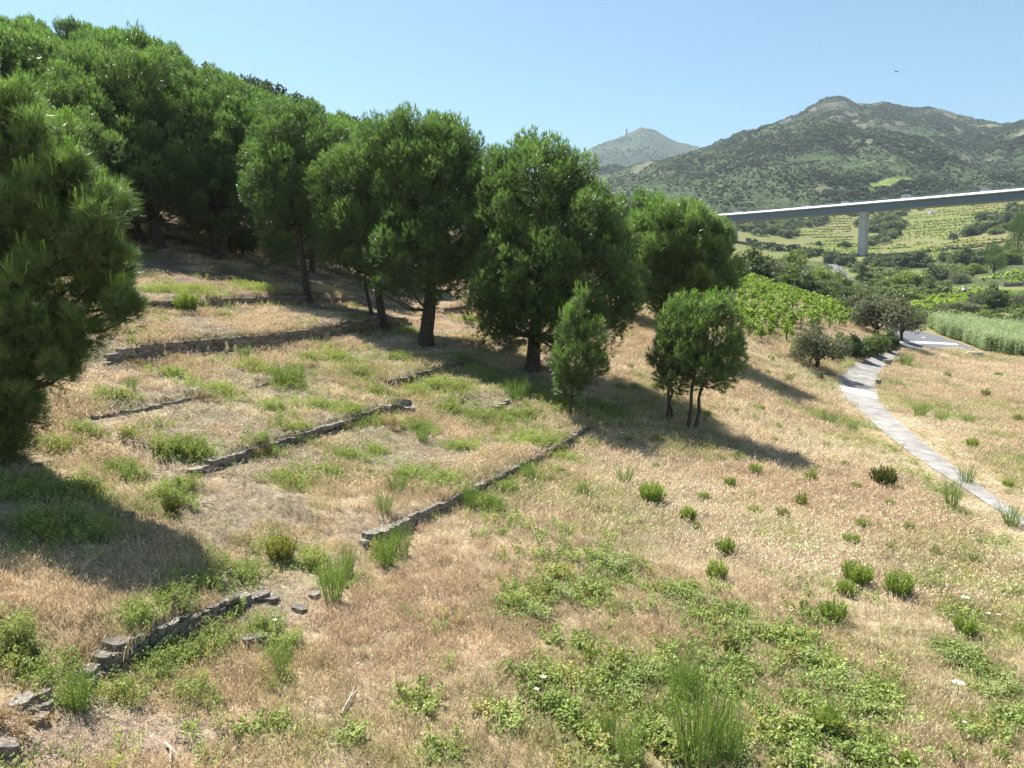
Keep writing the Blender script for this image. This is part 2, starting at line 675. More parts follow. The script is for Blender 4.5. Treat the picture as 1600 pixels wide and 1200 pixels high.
def sm1(a, k=7):
    pad = np.pad(a, ((k // 2, k // 2), (0, 0)), mode='edge')
    return np.stack([np.convolve(pad[:, i], np.ones(k) / k, mode='valid') for i in range(a.shape[1])], 1)


laneL = sm1(laneL)
laneR = sm1(laneR)
lane_c = (laneL + laneR) / 2


def strip_mesh(name, A, B, mat, dz, nx=8, fn=H, extra=None):
    V = []
    for i in range(nx + 1):
        k = i / nx
        Q = A * (1 - k) + B * k
        z = fn(Q[:, 0], Q[:, 1]) + dz
        V.append(np.stack([Q[:, 0], Q[:, 1], z], 1))
    V = np.array(V)
    n = V.shape[1]
    F = []
    for i in range(nx):
        for j in range(n - 1):
            F.append((i * n + j, i * n + j + 1, (i + 1) * n + j + 1, (i + 1) * n + j))
    return mesh_np(name, V.reshape(-1, 3), np.array(F), mat, smooth=True)


def in_asphalt(x, y):
    c = np.concatenate([aspA[::4, :2], aspB[::-4, :2]])
    inside = np.zeros(np.shape(x), bool)
    j = len(c) - 1
    for i in range(len(c)):
        xi, yi = c[i]
        xj, yj = c[j]
        cond = ((yi > y) != (yj > y)) & (x < (xj - xi) * (y - yi) / (yj - yi + 1e-12) + xi)
        inside ^= cond
        j = i
    return inside


H_base = H


def H(x, y):
    return H_base(x, y)


_lane_c = np.concatenate([laneL[::2, :2], laneR[::-2, :2]])


def road_dist(x, y):
    """rough signed distance outside the traced lane"""
    x = np.asarray(x, float)
    y = np.asarray(y, float)
    ins = np.zeros(x.shape, bool)
    j = len(_lane_c) - 1
    for i in range(len(_lane_c)):
        xi, yi = _lane_c[i]
        xj, yj = _lane_c[j]
        ins ^= ((yi > y) != (yj > y)) & (x < (xj - xi) * (y - yi) / (yj - yi + 1e-12) + xi)
        j = i
    d1 = _polydist(x, y, laneL[::2, :2])[0]
    d2 = _polydist(x, y, laneR[::2, :2])[0]
    d = np.minimum(d1, d2)
    return np.where(ins, -d, d)


# ------------------------------------------------------------------ green patches of weeds (traced), used for ground tint and plants
GREEN = [(130, 675, 34), (85, 700, 40), (40, 770, 75), (130, 770, 60), (60, 830, 80), (150, 830, 50), (200, 740, 40), (270, 780, 42), (285, 765, 30), (235, 800, 22),
         (215, 975, 38), (270, 940, 42), (320, 915, 42), (375, 903, 42), (180, 1085, 40), (235, 1050, 40), (290, 1030, 45), (340, 1005, 45), (400, 985, 40),
         (300, 1085, 30), (440, 1010, 36), (440, 1065, 25), (330, 1100, 20), (120, 1095, 32), (30, 1040, 55), (80, 1060, 35), (20, 990, 45), (440, 862, 34), (490, 880, 42), (520, 905, 40), (600, 870, 32),
         (448, 752, 42), (500, 738, 35), (545, 715, 36), (585, 705, 30), (640, 745, 48), (700, 755, 42), (760, 790, 42), (790, 765, 40), (830, 745, 34), (860, 738, 26),
         (560, 645, 55), (500, 635, 45), (430, 640, 35), (410, 690, 36), (455, 668, 34), (310, 708, 50), (280, 705, 28), (250, 700, 22), (590, 612, 35), (650, 610, 34), (710, 605, 50), (760, 655, 50),
         (810, 650, 40), (830, 690, 50), (720, 700, 36), (650, 668, 40), (700, 640, 40), (530, 560, 40), (455, 600, 40), (340, 612, 40), (400, 575, 40), (180, 622, 36), (270, 585, 40), (560, 585, 36),
         (300, 455, 60), (400, 450, 50), (250, 455, 40), (350, 495, 20), (620, 560, 30), (620, 640, 24), (680, 600, 30), (480, 560, 26), (240, 668, 18), (205, 680, 18),
         (870, 700, 26), (890, 720, 30), (640, 520, 30), (560, 500, 30), (740, 500, 26), (720, 560, 34), (760, 585, 40), (880, 630, 60), (820, 610, 50), (950, 640, 50)]
FRONT_GREEN = [(810, 950, 60), (850, 930, 50), (880, 905, 45), (940, 880, 50), (970, 900, 45), (930, 930, 60), (900, 1010, 50), (1070, 930, 60), (1090, 960, 55), (1150, 960, 60), (1160, 1000, 55),
               (1050, 1060, 60), (990, 1060, 70), (940, 1080, 60), (880, 1110, 60), (1130, 1080, 60), (1120, 1150, 70), (1020, 1150, 90), (930, 1170, 70), (1060, 1190, 60), (1250, 1030, 60), (1290, 1050, 55),
               (1330, 1080, 60), (1240, 1000, 40), (1380, 1090, 60), (1300, 1120, 60), (1260, 1150, 60), (1220, 1190, 70), (1350, 1190, 70), (1480, 1020, 50), (1530, 1050, 60), (1580, 1080, 60), (1590, 1130, 50),
               (1540, 1150, 50), (1500, 960, 40), (1550, 990, 40), (660, 1110, 40), (700, 1180, 50), (870, 1060, 40), (780, 1120, 40), (540, 1150, 35), (420, 1140, 35)]
LINE_GREEN = [(1450, 640, 60), (1500, 655, 50), (1420, 570, 40), (1400, 600, 30), (1470, 770, 40), (1490, 800, 40), (1420, 740, 30), (1380, 700, 30), (1330, 660, 50), (1290, 655, 50), (1550, 680, 40), (1580, 720, 40),
              (1240, 640, 30), (1530, 560, 50), (1560, 850, 40), (1330, 570, 24), (1310, 560, 30), (1350, 545, 20), (1430, 520, 30), (1385, 640, 15)]
gp = np.array(GREEN + FRONT_GREEN + LINE_GREEN, float)
gq = hit(gp[:, 0], gp[:, 1], H)
g_depth = gq @ np.array([0, CP, -SP])
g_rad = gp[:, 2] * g_depth / FPX


def green_at(x, y):
    g = np.zeros(np.shape(x))
    for (q, r) in zip(gq, g_rad):
        d2 = ((x - q[0]) ** 2 + (y - q[1]) ** 2) / (r * r)
        g = np.maximum(g, np.exp(-d2 * .9))
    return g


# ------------------------------------------------------------------ ground sheet
def lerp(a, b, k):
    return a * (1 - k[..., None]) + b * k[..., None]


DRY = np.array((.29, .22, .145))
PALE = np.array((.34, .27, .185))
SOIL = np.array((.235, .188, .152))
GRN = np.array((.13, .155, .06))
LITTER = np.array((.15, .105, .072))
SCRUB = np.array((.06, .08, .032))
FIELD = np.array((.115, .155, .045))
FDRY = np.array((.165, .165, .078))


def zone_col(x, y):
    r = np.hypot(x, y)
    az = np.degrees(np.arctan2(x, y))
    n1 = fbm(x, y, 5, 11, 4)
    n2 = fbm(x, y, 1.4, 21, 3)
    n3 = fbm(x, y, 14, 31, 3)
    c = lerp(np.broadcast_to(DRY, x.shape + (3,)), PALE, sstep(.42, .68, n1))
    left = sstep(3, -3, az - np.clip(-12 + 1.8 * (r - 12), -17, 7))
    c = lerp(c, SOIL, np.clip(sstep(.48, .62, n2) * (.25 + .6 * left), 0, 1))
    g = np.clip(green_at(x, y) * 1.0, 0, 1)
    g = np.maximum(g, sstep(.56, .72, n3 * .6 + n2 * .4) * .55)
    c = lerp(c, GRN, np.clip(g * .75, 0, 1) * (r < 100))
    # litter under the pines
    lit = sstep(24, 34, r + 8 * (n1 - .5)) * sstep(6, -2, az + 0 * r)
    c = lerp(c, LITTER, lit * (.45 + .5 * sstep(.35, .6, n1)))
    # the valley beyond the road: fields and scrub
    far = sstep(85, 120, r) * sstep(6, 10, az)
    n4 = fbm(x, y, 40, 41, 4)
    v = lerp(np.broadcast_to(FDRY, x.shape + (3,)), SCRUB, sstep(.50, .60, n4))
    v = lerp(v, FIELD, sstep(.46, .40, n4) * .8)
    c = lerp(c, v, far)
    hill = sstep(360, 430, r) * sstep(6, 9, az)
    c = lerp(c, lerp(np.broadcast_to(np.array((.14, .148, .055)), x.shape + (3,)), np.array((.175, .16, .08)), sstep(.4, .6, n4)), hill * .8)
    return c


def build_ground():
    fine = np.radians(np.arange(-42, 42.01, .19))
    left = np.radians(np.arange(-180, -42, 3.0))
    right = np.radians(np.arange(43.5, 180.1, 3.0))
    az = np.concatenate([left, fine, right])
    r = np.concatenate([[0.6, 1.2, 1.8, 2.4], np.exp(np.arange(math.log(3.0), math.log(120), .0115)), np.exp(np.arange(math.log(121), math.log(720), .02)), np.exp(np.arange(math.log(740), math.log(6500), .12))])
    R, A = np.meshgrid(r, az)
    x = R * np.sin(A)
    y = R * np.cos(A)
    z = H(x.ravel(), y.ravel()).reshape(x.shape)
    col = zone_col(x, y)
    V = np.stack([x, y, z], -1).reshape(-1, 3)
    nr = len(r)
    na = len(az)
    i, j = np.meshgrid(np.arange(na - 1), np.arange(nr - 1), indexing='ij')
    b = (i * nr + j).ravel()
    F = np.stack([b, b + 1, b + nr + 1, b + nr], 1)
    # disc under the camera
    cz = float(H(np.array([0.01]), np.array([0.01]))[0])
    V = np.concatenate([V, [[0, 0, cz]]])
    colr = np.concatenate([col.reshape(-1, 3), [DRY]])
    k = np.arange(na - 1) * nr
    T = np.stack([np.full(na - 1, len(V) - 1), k, k + nr], 1)
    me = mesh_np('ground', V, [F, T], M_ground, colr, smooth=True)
    o = link('ground', me)
    tag(o, 'dry grassy slope with terraces falling to the valley floor', kind='structure')


build_ground()

lane = link('lane', strip_mesh('lane', laneL, laneR, M_lane, .025, 8, H0))
tag(lane, 'narrow pale tarmac lane curving down past the field', kind='structure')
road = link('road', strip_mesh('road', aspA, aspB, M_asph, .045, 12, H0))
tag(road, 'grey asphalt road passing behind the olive tree', kind='structure')


def quad_strip(pxA, pxB, n=14):
    a = dense(pxA, n)
    b = dense(pxB, n)
    return hit(a[:, 0], a[:, 1]), hit(b[:, 0], b[:, 1])


A_, B_ = quad_strip([(1300, 601), (1336, 607), (1372, 615)], [(1304, 608.5), (1338, 617), (1371, 625)])
o = link('speed_bump_marking', strip_mesh('lane_band', A_, B_, M_white, .033, 4, H0), lane)
A_, B_ = quad_strip([(1404, 533), (1450, 534.5), (1494, 537)], [(1404, 536.5), (1450, 538), (1499, 540)])
o = link('white_band_marking', strip_mesh('road_band', A_, B_, M_white, .056, 4, H0), road)
A_, B_ = quad_strip([(1440, 527.2), (1446, 527.8)], [(1440, 528.4), (1446, 529)], 4)
o = link('dash_marking', strip_mesh('dash', A_, B_, M_white, .056, 2, H0), road)
# grey road bend in the valley
a = hit([1284, 1296, 1306, 1312, 1318], [410, 416, 424, 432, 440])
b = hit([1294, 1308, 1318, 1326, 1334], [410, 415, 423, 432, 440])
rl = link('valley_road', strip_mesh('valley_road', np.stack([np.interp(np.linspace(0, 4, 40), range(5), a[:, i]) for i in range(3)], 1),
                                    np.stack([np.interp(np.linspace(0, 4, 40), range(5), b[:, i]) for i in range(3)], 1), M_asph, .35, 6, H0))
tag(rl, 'short bend of pale road seen between bushes below the viaduct', kind='structure')


# ------------------------------------------------------------------ mountains
def ridge_noise(x, y, s, seed):
    v = 0
    a = 1
    t = 0
    for k in range(5):
        n = 1 - np.abs(2 * vnoise(x, y, s / 2 ** k, seed + k) - 1)
        v = v + a * n
        t += a
        a *= .5
    return v / t


def build_mountain(name, label, ridge, t_r, t_f, foot_z, amp, seed, rock_col, scrub_col, patch=None, nx=420, ns=170):
    rp = np.array(ridge, float)
    px = np.linspace(rp[0, 0], rp[-1, 0], nx)
    py = np.interp(px, rp[:, 0], rp[:, 1])
    py = py + 2.2 * (fbm(px, 0 * px, 26, seed, 3) - .5) + 1.6 * (vnoise(px, 0 * px, 7, seed + 9) - .5)
    u = (px - 800) / FPX
    tr = t_r + t_r * .05 * (fbm(px, 0 * px, 120, seed + 3, 2) - .5)
    Rg = pt(px, py, tr)
    s = np.linspace(0, 1.25, ns)
    V = np.zeros((ns, nx, 3))
    for i, k in enumerate(s):
        y = t_f + (Rg[:, 1] - t_f) * k
        x = u * (y - Rg[:, 1]) + Rg[:, 0]
        if k <= 1:
            prof = k ** .92
            z = foot_z + (Rg[:, 2] - foot_z) * prof
            e = 4 * k * (1 - k)
            z = z + amp * e * (ridge_noise(x, y * .6, t_r * .16, seed + 20) - .55)
        else:
            z = Rg[:, 2] - (Rg[:, 2] - foot_z) * (k - 1) * 2.2
        V[i] = np.stack([x, y, z], 1)
    x, y, z = V[..., 0], V[..., 1], V[..., 2]
    sc_ = t_r / 1500.0
    n1 = ridge_noise(x, y, 150 * sc_, seed + 40)
    n2 = fbm(x, y, 60 * sc_, seed + 50, 5)
    kk = np.broadcast_to(s[:, None], x.shape)
    n3 = fbm(x, y, 26 * sc_, seed + 70, 3)
    rock = np.clip(sstep(.595, .67, n2 * .5 + n3 * .5 + .10 * (kk - .5)) * .75 + sstep(.93, 1.0, kk) * sstep(.40, .56, n2) * .9, 0, 1)
    c = lerp(np.broadcast_to(np.array(scrub_col), x.shape + (3,)), np.array(scrub_col) * 1.4, sstep(.45, .62, n1))
    c = lerp(c, np.array(rock_col), rock)
    if patch is not None:
        # bright green field, laid on the slope
        ppx = x / (y * CP - z * SP) * FPX + 800
        ppy = 600 - (y * SP + z * CP) / (y * CP - z * SP) * FPX
        for (poly, pc) in patch:
            inside = np.zeros(x.shape, bool)
            j = len(poly) - 1
            for i in range(len(poly)):
                xi, yi = poly[i]
                xj, yj = poly[j]
                inside ^= ((yi > ppy) != (yj > ppy)) & (ppx < (xj - xi) * (ppy - yi) / (yj - yi + 1e-12) + xi)
                j = i
            c[inside & (kk < 1)] = pc
    i, j = np.meshgrid(np.arange(ns - 1), np.arange(nx - 1), indexing='ij')
    b = (i * nx + j).ravel()
    F = np.stack([b, b + 1, b + nx + 1, b + nx], 1)
    o = link(name, mesh_np(name, V.reshape(-1, 3), F, M_mount, c.reshape(-1, 3), smooth=True))
    tag(o, label, kind='structure')
    return V, rock


MV, MROCK = build_mountain('mountain', 'broad scrub covered mountain with a rocky summit',
                           [(380, 420), (700, 330), (860, 290), (940, 272), (965, 262), (1000, 256), (1050, 245), (1100, 233), (1140, 222), (1180, 208), (1220, 190), (1250, 178), (1275, 164), (1292, 153), (1308, 150), (1325, 153), (1337, 161), (1360, 162), (1378, 158), (1400, 163), (1430, 169), (1470, 171), (1500, 182), (1540, 192), (1562, 197), (1600, 194), (1700, 182), (1850, 176), (2000, 190)],
                           1450, 600, 62, 95, 3, (.16, .145, .115), (.043, .066, .027),
                           patch=[([(1352, 290), (1372, 282), (1396, 277), (1420, 277), (1424, 281), (1400, 287), (1376, 292), (1356, 295)], (.21, .28, .075)),
                                  ([(1330, 303), (1345, 296), (1352, 297), (1340, 304)], (.21, .26, .08))])
MV2, MROCK2 = build_mountain('tower_hill', 'distant blue green hill with a pointed rocky top',
                             [(560, 400), (780, 300), (850, 262), (905, 240), (925, 231), (945, 222), (970, 213), (978, 210), (990, 204), (1001, 199), (1012, 200), (1024, 203), (1042, 214), (1060, 222), (1075, 225), (1095, 230), (1130, 240), (1220, 260), (1300, 280)],
                             2500, 1500, 130, 70, 13, (.07, .07, .05), (.022, .044, .017), nx=200, ns=80)

# ------------------------------------------------------------------ watch tower on the hill
q = pt(979, 211.5, 2440)
tw = thing('watch_tower', 'round stone watch tower standing on the shoulder of the distant hill', 'tower', tuple(q))
S = Soup()
prof = [(3.6, -4), (3.3, 6), (3.1, 16), (3.05, 17.2), (3.5, 17.6), (3.5, 19.6), (3.0, 19.6), (3.0, 18.6), (0.01, 18.6)]
n = 20
th = np.arange(n) * 2 * pi / n
V = np.array([(r * cos(a_), r * sin(a_), z) for r, z in prof for a_ in th])
F = [(i * n + k, i * n + (k + 1) % n, (i + 1) * n + (k + 1) % n, (i + 1) * n + k) for i in range(len(prof) - 1) for k in range(n)]
S.add(V, F, (1, 1, 1))
link('wall', S.mesh('tower_wall', rock_mat('tower_stone', (.13, .12, .11), (.22, .2, .18), .3, .2)), tw)
S = Soup()
S.box((0, 0, 0), (.9, .5, .9))
mer = S.mesh('merlon', M_conc)
for k in range(10):
    a_ = k * 2 * pi / 10
    link('merlon', mer, tw, (3.25 * cos(a_), 3.25 * sin(a_), 20.0), (0, 0, a_ + pi / 2))
S = Soup()
S.tube([(0.8, 0, 18.5), (0.8, 0, 26)], [.12, .06], n=5)
link('mast', S.mesh('tower_mast', M_rail), tw)

# ------------------------------------------------------------------ viaduct
DK = [(-60, 560, 55.6), (30, 500, 55.4), (84, 463, 55.2), (134, 428, 55.0), (184, 385, 54.8), (211, 360, 54.5), (238, 334, 54.2), (275, 292, 53.8), (318, 236, 53.4)]
dk = np.array(DK, float)
sl = np.concatenate([[0], np.cumsum(np.linalg.norm(np.diff(dk, axis=0), axis=1))])
ss = np.linspace(0, sl[-1], 120)
dkc = np.stack([np.interp(ss, sl, dk[:, i]) for i in range(3)], 1)
dkc = sm1(dkc, 13)
tang = norm(np.gradient(dkc, axis=0) * np.array([1, 1, 0]))
nrmd = np.stack([-tang[:, 1], tang[:, 0], np.zeros(len(tang))], 1)     # away from the camera side (left of travel)
via = thing('viaduct', 'long road viaduct of blue grey steel girders on tall concrete piers crossing the valley', 'bridge', (184, 385, 23.0))
vo = np.array([184, 385, 23.0])


def sweep(name, prof, mat, parent=via, smooth=False, closed=True):
    """prof: list of (offset across (+ = away), dz)"""
    m = len(prof)
    V = np.stack([dkc + nrmd * a + np.array([0, 0, b]) for a, b in prof], 1).reshape(-1, 3) - vo
    F = []
    for i in range(len(dkc) - 1):
        for k in range(m if closed else m - 1):
            F.append((i * m + k, (i + 1) * m + k, (i + 1) * m + (k + 1) % m, i * m + (k + 1) % m))
    return link(name, mesh_np(name, V, np.array(F), mat, smooth=smooth), parent)


sweep('deck', [(0, 0), (11.0, 0), (11.0, -.55), (0, -.55)], M_conc2)
sweep('girder', [(1.3, -.553), (9.7, -.553), (9.3, -4.0), (9.3, -4.2), (1.5, -4.2), (1.5, -4.0)], M_steel)
sweep('flange', [(.95, -4.203), (9.9, -4.203), (9.9, -4.32), (.95, -4.32)], M_steel)
sweep('cornice', [(-1.7, -1.0), (-.005, -1.0), (-.005, .22), (-.2, .22), (-1.7, -.75)], M_conc2)
sweep('cornice', [(11.005, -.75), (11.45, -.75), (11.45, .35), (11.005, .35)], M_conc2)
sweep('road_surface', [(.6, .02), (10.4, .02), (10.4, .005), (.6, .005)], M_asph)
for off in (-.2, 11.2):
    for hz in (.6, .85, 1.1):
        sweep('rail', [(off, hz), (off + .1, hz), (off + .1, hz + .13), (off, hz + .13)], M_rail)
    S = Soup()
    for k in np.arange(0, sl[-1], 2.5):
        c = np.array([np.interp(k, ss, dkc[:, i]) for i in range(3)])
        nn = np.array([np.interp(k, ss, nrmd[:, i]) for i in range(3)])
        S.box(c + nn * (off + .05) - vo + [0, 0, .72], (.18, .18, .9))
    o = link('railing_posts', S.mesh('railing_posts', M_rail), via)
    o['kind'] = 'stuff'


def deck_at_px(px):
    ang = (dkc[:, 0] / (dkc[:, 1] * CP - dkc[:, 2] * SP)) * FPX + 800
    i = np.interp(px, ang[np.argsort(ang)], np.argsort(ang).astype(float))
    i = int(round(float(i)))
    return dkc[i], nrmd[i], tang[i]


for px in (1146, 1341, 1680):
    c, nn, tg = deck_at_px(px)
    mid = c + nn * 5.5
    gz = float(H(mid[0], mid[1])) - 2.0
    top = c[2] - 4.33
    # a tall shaft with chamfered ends and a vertical groove on each broad face
    a, b = 4.6, 1.95
    outl = [(-a, -b + .6), (-a + .6, -b), (-.5, -b), (-.3, -b + .3), (.3, -b + .3), (.5, -b), (a - .6, -b), (a, -b + .6), (a, b - .6), (a - .6, b), (.5, b), (.3, b - .3), (-.3, b - .3), (-.5, b), (-a + .6, b), (-a, b - .6)]
    V = []
    for z, k in ((gz, 1.0), (top - 1.2, .94), (top - 1.2, 1.06), (top, 1.06)):
        for (p_, q_) in outl:
            w = mid + nn * p_ * k * .62 + tg * q_ * k
            V.append((w[0] - vo[0], w[1] - vo[1], z - vo[2]))
    m = len(outl)
    F4 = [(i * m + k, i * m + (k + 1) % m, (i + 1) * m + (k + 1) % m, (i + 1) * m + k) for i in range(3) for k in range(m)]
    F16 = [[3 * m + k for k in range(m)]]
    link('pier', mesh_np('pier', np.array(V), [np.array(F4), np.array(F16)], M_conc), via)
    # small vertical joint plate on the girder over the pier
    S = Soup()
    w = c + nn * 1.25
    S.box(w - vo + [0, 0, -2.4], (.5, .25, 3.2), rz=math.atan2(tg[1], tg[0]))
    link('stiffener', S.mesh('stiffener', M_steel), via)


def car_meshes():
    # side outline of a hatchback, lofted across the width
    low = [(-2.05, .35), (-2.1, .75), (-1.95, .98), (-1.0, 1.02), (1.15, .98), (2.0, .80), (2.12, .55), (2.05, .32)]
    cab = [(-1.85, .98), (-1.55, 1.42), (-.4, 1.5), (.45, 1.42), (1.2, .98)]
    S1 = Soup()
    for prof, ws in ((low, (.80, .86)), (cab, (.62, .80))):
        V = []
        for sgn in (-1, 1):
            for (x_, z_) in prof:
                w = ws[1] if z_ < 1.1 else ws[0]
                V.append((x_, sgn * w, z_))
        m = len(prof)
        S1.add(V, [(k, (k + 1) % m, m + (k + 1) % m, m + k) for k in range(m)], (1, 1, 1))
        S1.add(V, [list(range(m))], (1, 1, 1))
        S1.add(V, [list(range(2 * m - 1, m - 1, -1))], (1, 1, 1))
    body = S1.mesh('car_body', M_carw)
    S2 = Soup()
    for sgn in (-1, 1):
        S2.add([(-1.6, sgn * .80, 1.03), (.95, sgn * .80, 1.03), (.4, sgn * .665, 1.37), (-1.4, sgn * .665, 1.37)], [(0, 1, 2, 3)], 1)
    S2.add([(1.19, -.7, 1.02), (1.19, .7, 1.02), (.53, .56, 1.40), (.53, -.56, 1.40)], [(0, 1, 2, 3)], 1)
    glass = S2.mesh('car_glass', M_glass)
    S3 = Soup()
    n = 12
    th = np.arange(n) * 2 * pi / n
    V = [(r * cos(a_), w, r * sin(a_)) for r, w in ((.01, -.1), (.31, -.1), (.33, 0), (.31, .1), (.01, .1)) for a_ in th]
    S3.add(V, [(i * n + k, i * n + (k + 1) % n, (i + 1) * n + (k + 1) % n, (i + 1) * n + k) for i in range(4) for k in range(n)], 1)
    wheel = S3.mesh('car_wheel', M_tyre)
    return body, glass, wheel


cb, cg, cw = car_meshes()
car0 = None
for px, lab, lane_off in ((1149, 'white car on the viaduct over its far left pier', 1.4), (1257, 'white car on the viaduct midway between the two visible piers', 1.6), (1321, 'white car on the viaduct just before the middle pier', 1.4), (1414, 'tall white car on the viaduct past the middle pier', 1.4), (1543, 'white car on the viaduct closest to the right edge of the photo', 1.5)):
    c, nn, tg = deck_at_px(px)
    w = c + nn * lane_off + np.array([0, 0, .03])
    rz = math.atan2(tg[1], tg[0]) + (0 if lane_off < 5 else pi)
    if car0 is None:
        car0 = thing('parked_car' if False else 'car', lab, 'car', tuple(w), rz, 'white cars driving over the viaduct')
        link('body', cb, car0)
        link('window', cg, car0)
        for xx in (-1.3, 1.3):
            for yy in (-.72, .72):
                link('wheel', cw, car0, (xx, yy, .33))
    else:
        cc = dup(car0, tuple(w), rz, (1.25, 1.12, 1.55) if px == 1414 else (1.08, 1.05, 1.15), lab)

# ------------------------------------------------------------------ dry stone walls: every stone an object of its wall
def stone_mesh(seed, slab=True):
    rg = np.random.default_rng(seed)
    g = [-1, -.35, .4, 1]
    h = [-1, 1]
    pts = {}
    V = []
    F = []

    def vid(x, y, z):
        k = (round(x, 3), round(y, 3), round(z, 3))
        if k not in pts:
            pts[k] = len(V)
            V.append(k)
        return pts[k]
    for zi in h:
        for i in range(3):
            for j in range(2):
                yy = [-1, .1, 1]
                f = [vid(g[i], yy[j], zi), vid(g[i + 1], yy[j], zi), vid(g[i + 1], yy[j + 1], zi), vid(g[i], yy[j + 1], zi)]
                F.append(f if zi > 0 else f[::-1])
    for yi in (-1, 1):
        for i in range(3):
            f = [vid(g[i], yi, -1), vid(g[i + 1], yi, -1), vid(g[i + 1], yi, 1), vid(g[i], yi, 1)]
            F.append(f if yi < 0 else f[::-1])
    for xi in (-1, 1):
        for j in range(2):
            yy = [-1, .1, 1]
            f = [vid(xi, yy[j], -1), vid(xi, yy[j + 1], -1), vid(xi, yy[j + 1], 1), vid(xi, yy[j], 1)]
            F.append(f[::-1] if xi < 0 else f)
    V = np.array(V, float)
    corner = (np.abs(V[:, 0]) > .9) & (np.abs(V[:, 1]) > .9)
    V[corner, :2] *= rg.uniform(.72, .95, (corner.sum(), 1))
    V = V * rg.uniform(.86, 1.08, V.shape)
    V[:, 2] += rg.uniform(-.15, .15, len(V))
    V *= .5
    return mesh_np('stone', V, np.array(F), M_stone)


STONES = [stone_mesh(100 + k) for k in range(10)]
for (lab, h, pp), q in zip(WALLS, wall_world):
    L = np.concatenate([[0], np.cumsum(np.hypot(*np.diff(q[:, :2], axis=0).T))])
    mid = q[len(q) // 2]
    w0 = (float(mid[0]), float(mid[1]), float(H0(mid[0], mid[1])))
    W = thing('dry_stone_wall', lab, 'wall', w0, group='dry stone terrace walls')
    dist = float(np.linalg.norm(mid))
    slen = .19 if dist < 12 else (.24 if dist < 18 else .34)
    courses = max(2, int(round(h / (.06 if dist < 14 else .085))))
    while L[-1] / slen * courses > 270:
        slen *= 1.06
    ch = (h + .02) / courses
    rg = np.random.default_rng(int(abs(mid[0] * 100)) + 5)
    gaps = vnoise(np.arange(0, 400) * .35, np.zeros(400), 1.1, int(abs(mid[0] * 7)) % 50)
    for c in range(courses):
        s = rg.uniform(-.1, .2)
        while s < L[-1]:
            ln = slen * rg.uniform(.55, 1.5)
            m = s + ln / 2
            s += ln * .97
            end = min(m, L[-1] - m)
            topf = np.clip(.35 + end / .9, 0, 1) * (.74 + .4 * float(np.interp(m, np.arange(400) * .35, gaps)))
            if (c + .3) / courses > topf:
                continue
            x = np.interp(m, L, q[:, 0])
            y = np.interp(m, L, q[:, 1])
            x2 = np.interp(m + .1, L, q[:, 0])
            y2 = np.interp(m + .1, L, q[:, 1])
            if m + .1 > L[-1]:
                x2, y2 = 2 * x - np.interp(m - .1, L, q[:, 0]), 2 * y - np.interp(m - .1, L, q[:, 1])
            a_ = math.atan2(y2 - y, x2 - x)
            nx_, ny_ = -sin(a_), cos(a_)
            off = rg.uniform(-.05, .03) + .03 * c / courses
            top = c == courses - 1
            dep = rg.uniform(.22, .34) if top else rg.uniform(.18, .26)
            z = float(H0(x - nx_ * .2, y - ny_ * .2)) + ch * (c + .42) - .02
            o = link('stone', STONES[rg.integers(10)], W, (x + nx_ * (off + .02) - w0[0], y + ny_ * (off + .02) - w0[1], z - w0[2]),
                     (rg.uniform(-.07, .07), rg.uniform(-.07, .07), a_ + rg.uniform(-.12, .12) + (pi if rg.random() < .5 else 0)),
                     (ln * 1.05, dep, ch * rg.uniform(.95, 1.3)))

# loose stones lying about
LOOSE = [(398, 1003, 40, .35, 'flat pale grey slab lying in the weeds under the end of the front wall'), (490, 931, 22, .3, 'small pale slab on bare ground right of the front wall'), (468, 953, 24, .3, 'whitish flat stone between weeds near the end of the front wall'),
         (432, 966, 14, .4, 'little whitish stone beside the front wall end'), (424, 938, 26, .3, 'pale stone fallen at the end of the front wall'), (34, 1100, 34, .4, 'broad pale stone at the back of the bottom left rubble heap'),
         (66, 1092, 30, .5, 'grey tilted stone at the top of the bottom left rubble heap'), (72, 1108, 22, .6, 'rounded tan stone at the right of the bottom left rubble heap'), (60, 1126, 34, .35, 'long dark slab at the foot of the bottom left rubble heap'),
         (50, 1112, 20, .5, 'small stone in the middle of the bottom left rubble heap'), (10, 1178, 38, .7, 'dark grey boulder in the bottom left corner'), (196, 808, 24, .5, 'greyish stone in the shade of the leaning pine, larger of a pair'),
         (203, 817, 12, .4, 'small grey stone in the shade of the leaning pine, smaller of a pair'), (228, 797, 26, .3, 'long flat stone at the edge of the leaning pine shade'), (58, 727, 16, .3, 'thin slab in the shade close below the leaning pine'),
         (600, 640, 24, .5, 'dark layered rock at the left of the rock outcrop'), (628, 640, 34, .6, 'pale jagged rock of the outcrop at the end of the rusty weed wall'), (640, 646, 18, .9, 'upright dark rock closing the outcrop'),
         (205, 838, 14, .3, 'small flat stone on bare soil below the leaning pine shade'), (322, 618, 16, .4, 'pointed dark stone on top of the low crumbling stone line'), (575, 851, 24, .4, 'whitish stone at the lower end of the straight terrace wall'), (270, 549, 12, .6, 'light stone sitting on the tallest terrace wall')]
for i, (px, py, wpx, fl, lab) in enumerate(LOOSE):
    q, t = hit1(px, py)
    w = wpx * t / FPX
    rg = np.random.default_rng(400 + i)
    o = link('stone', STONES[i % 10], None, (q[0], q[1], q[2] + w * fl * .22), (rg.uniform(-.2, .2), rg.uniform(-.2, .2), rg.uniform(-.6, .6)), (w, w * .8, w * fl))
    o.name = 'loose_stone'
    tag(o, lab, 'stone', 'loose stones on the terraces')

# ------------------------------------------------------------------ pines
OLD_SHADED = np.array((.088, .138, .062))
YOUNG_SUNLIT = np.array((.265, .370, .122))  # young shoots against old needles, contrast raised to paint in sunlit tips
CANDLE = np.array((.25, .39, .085))


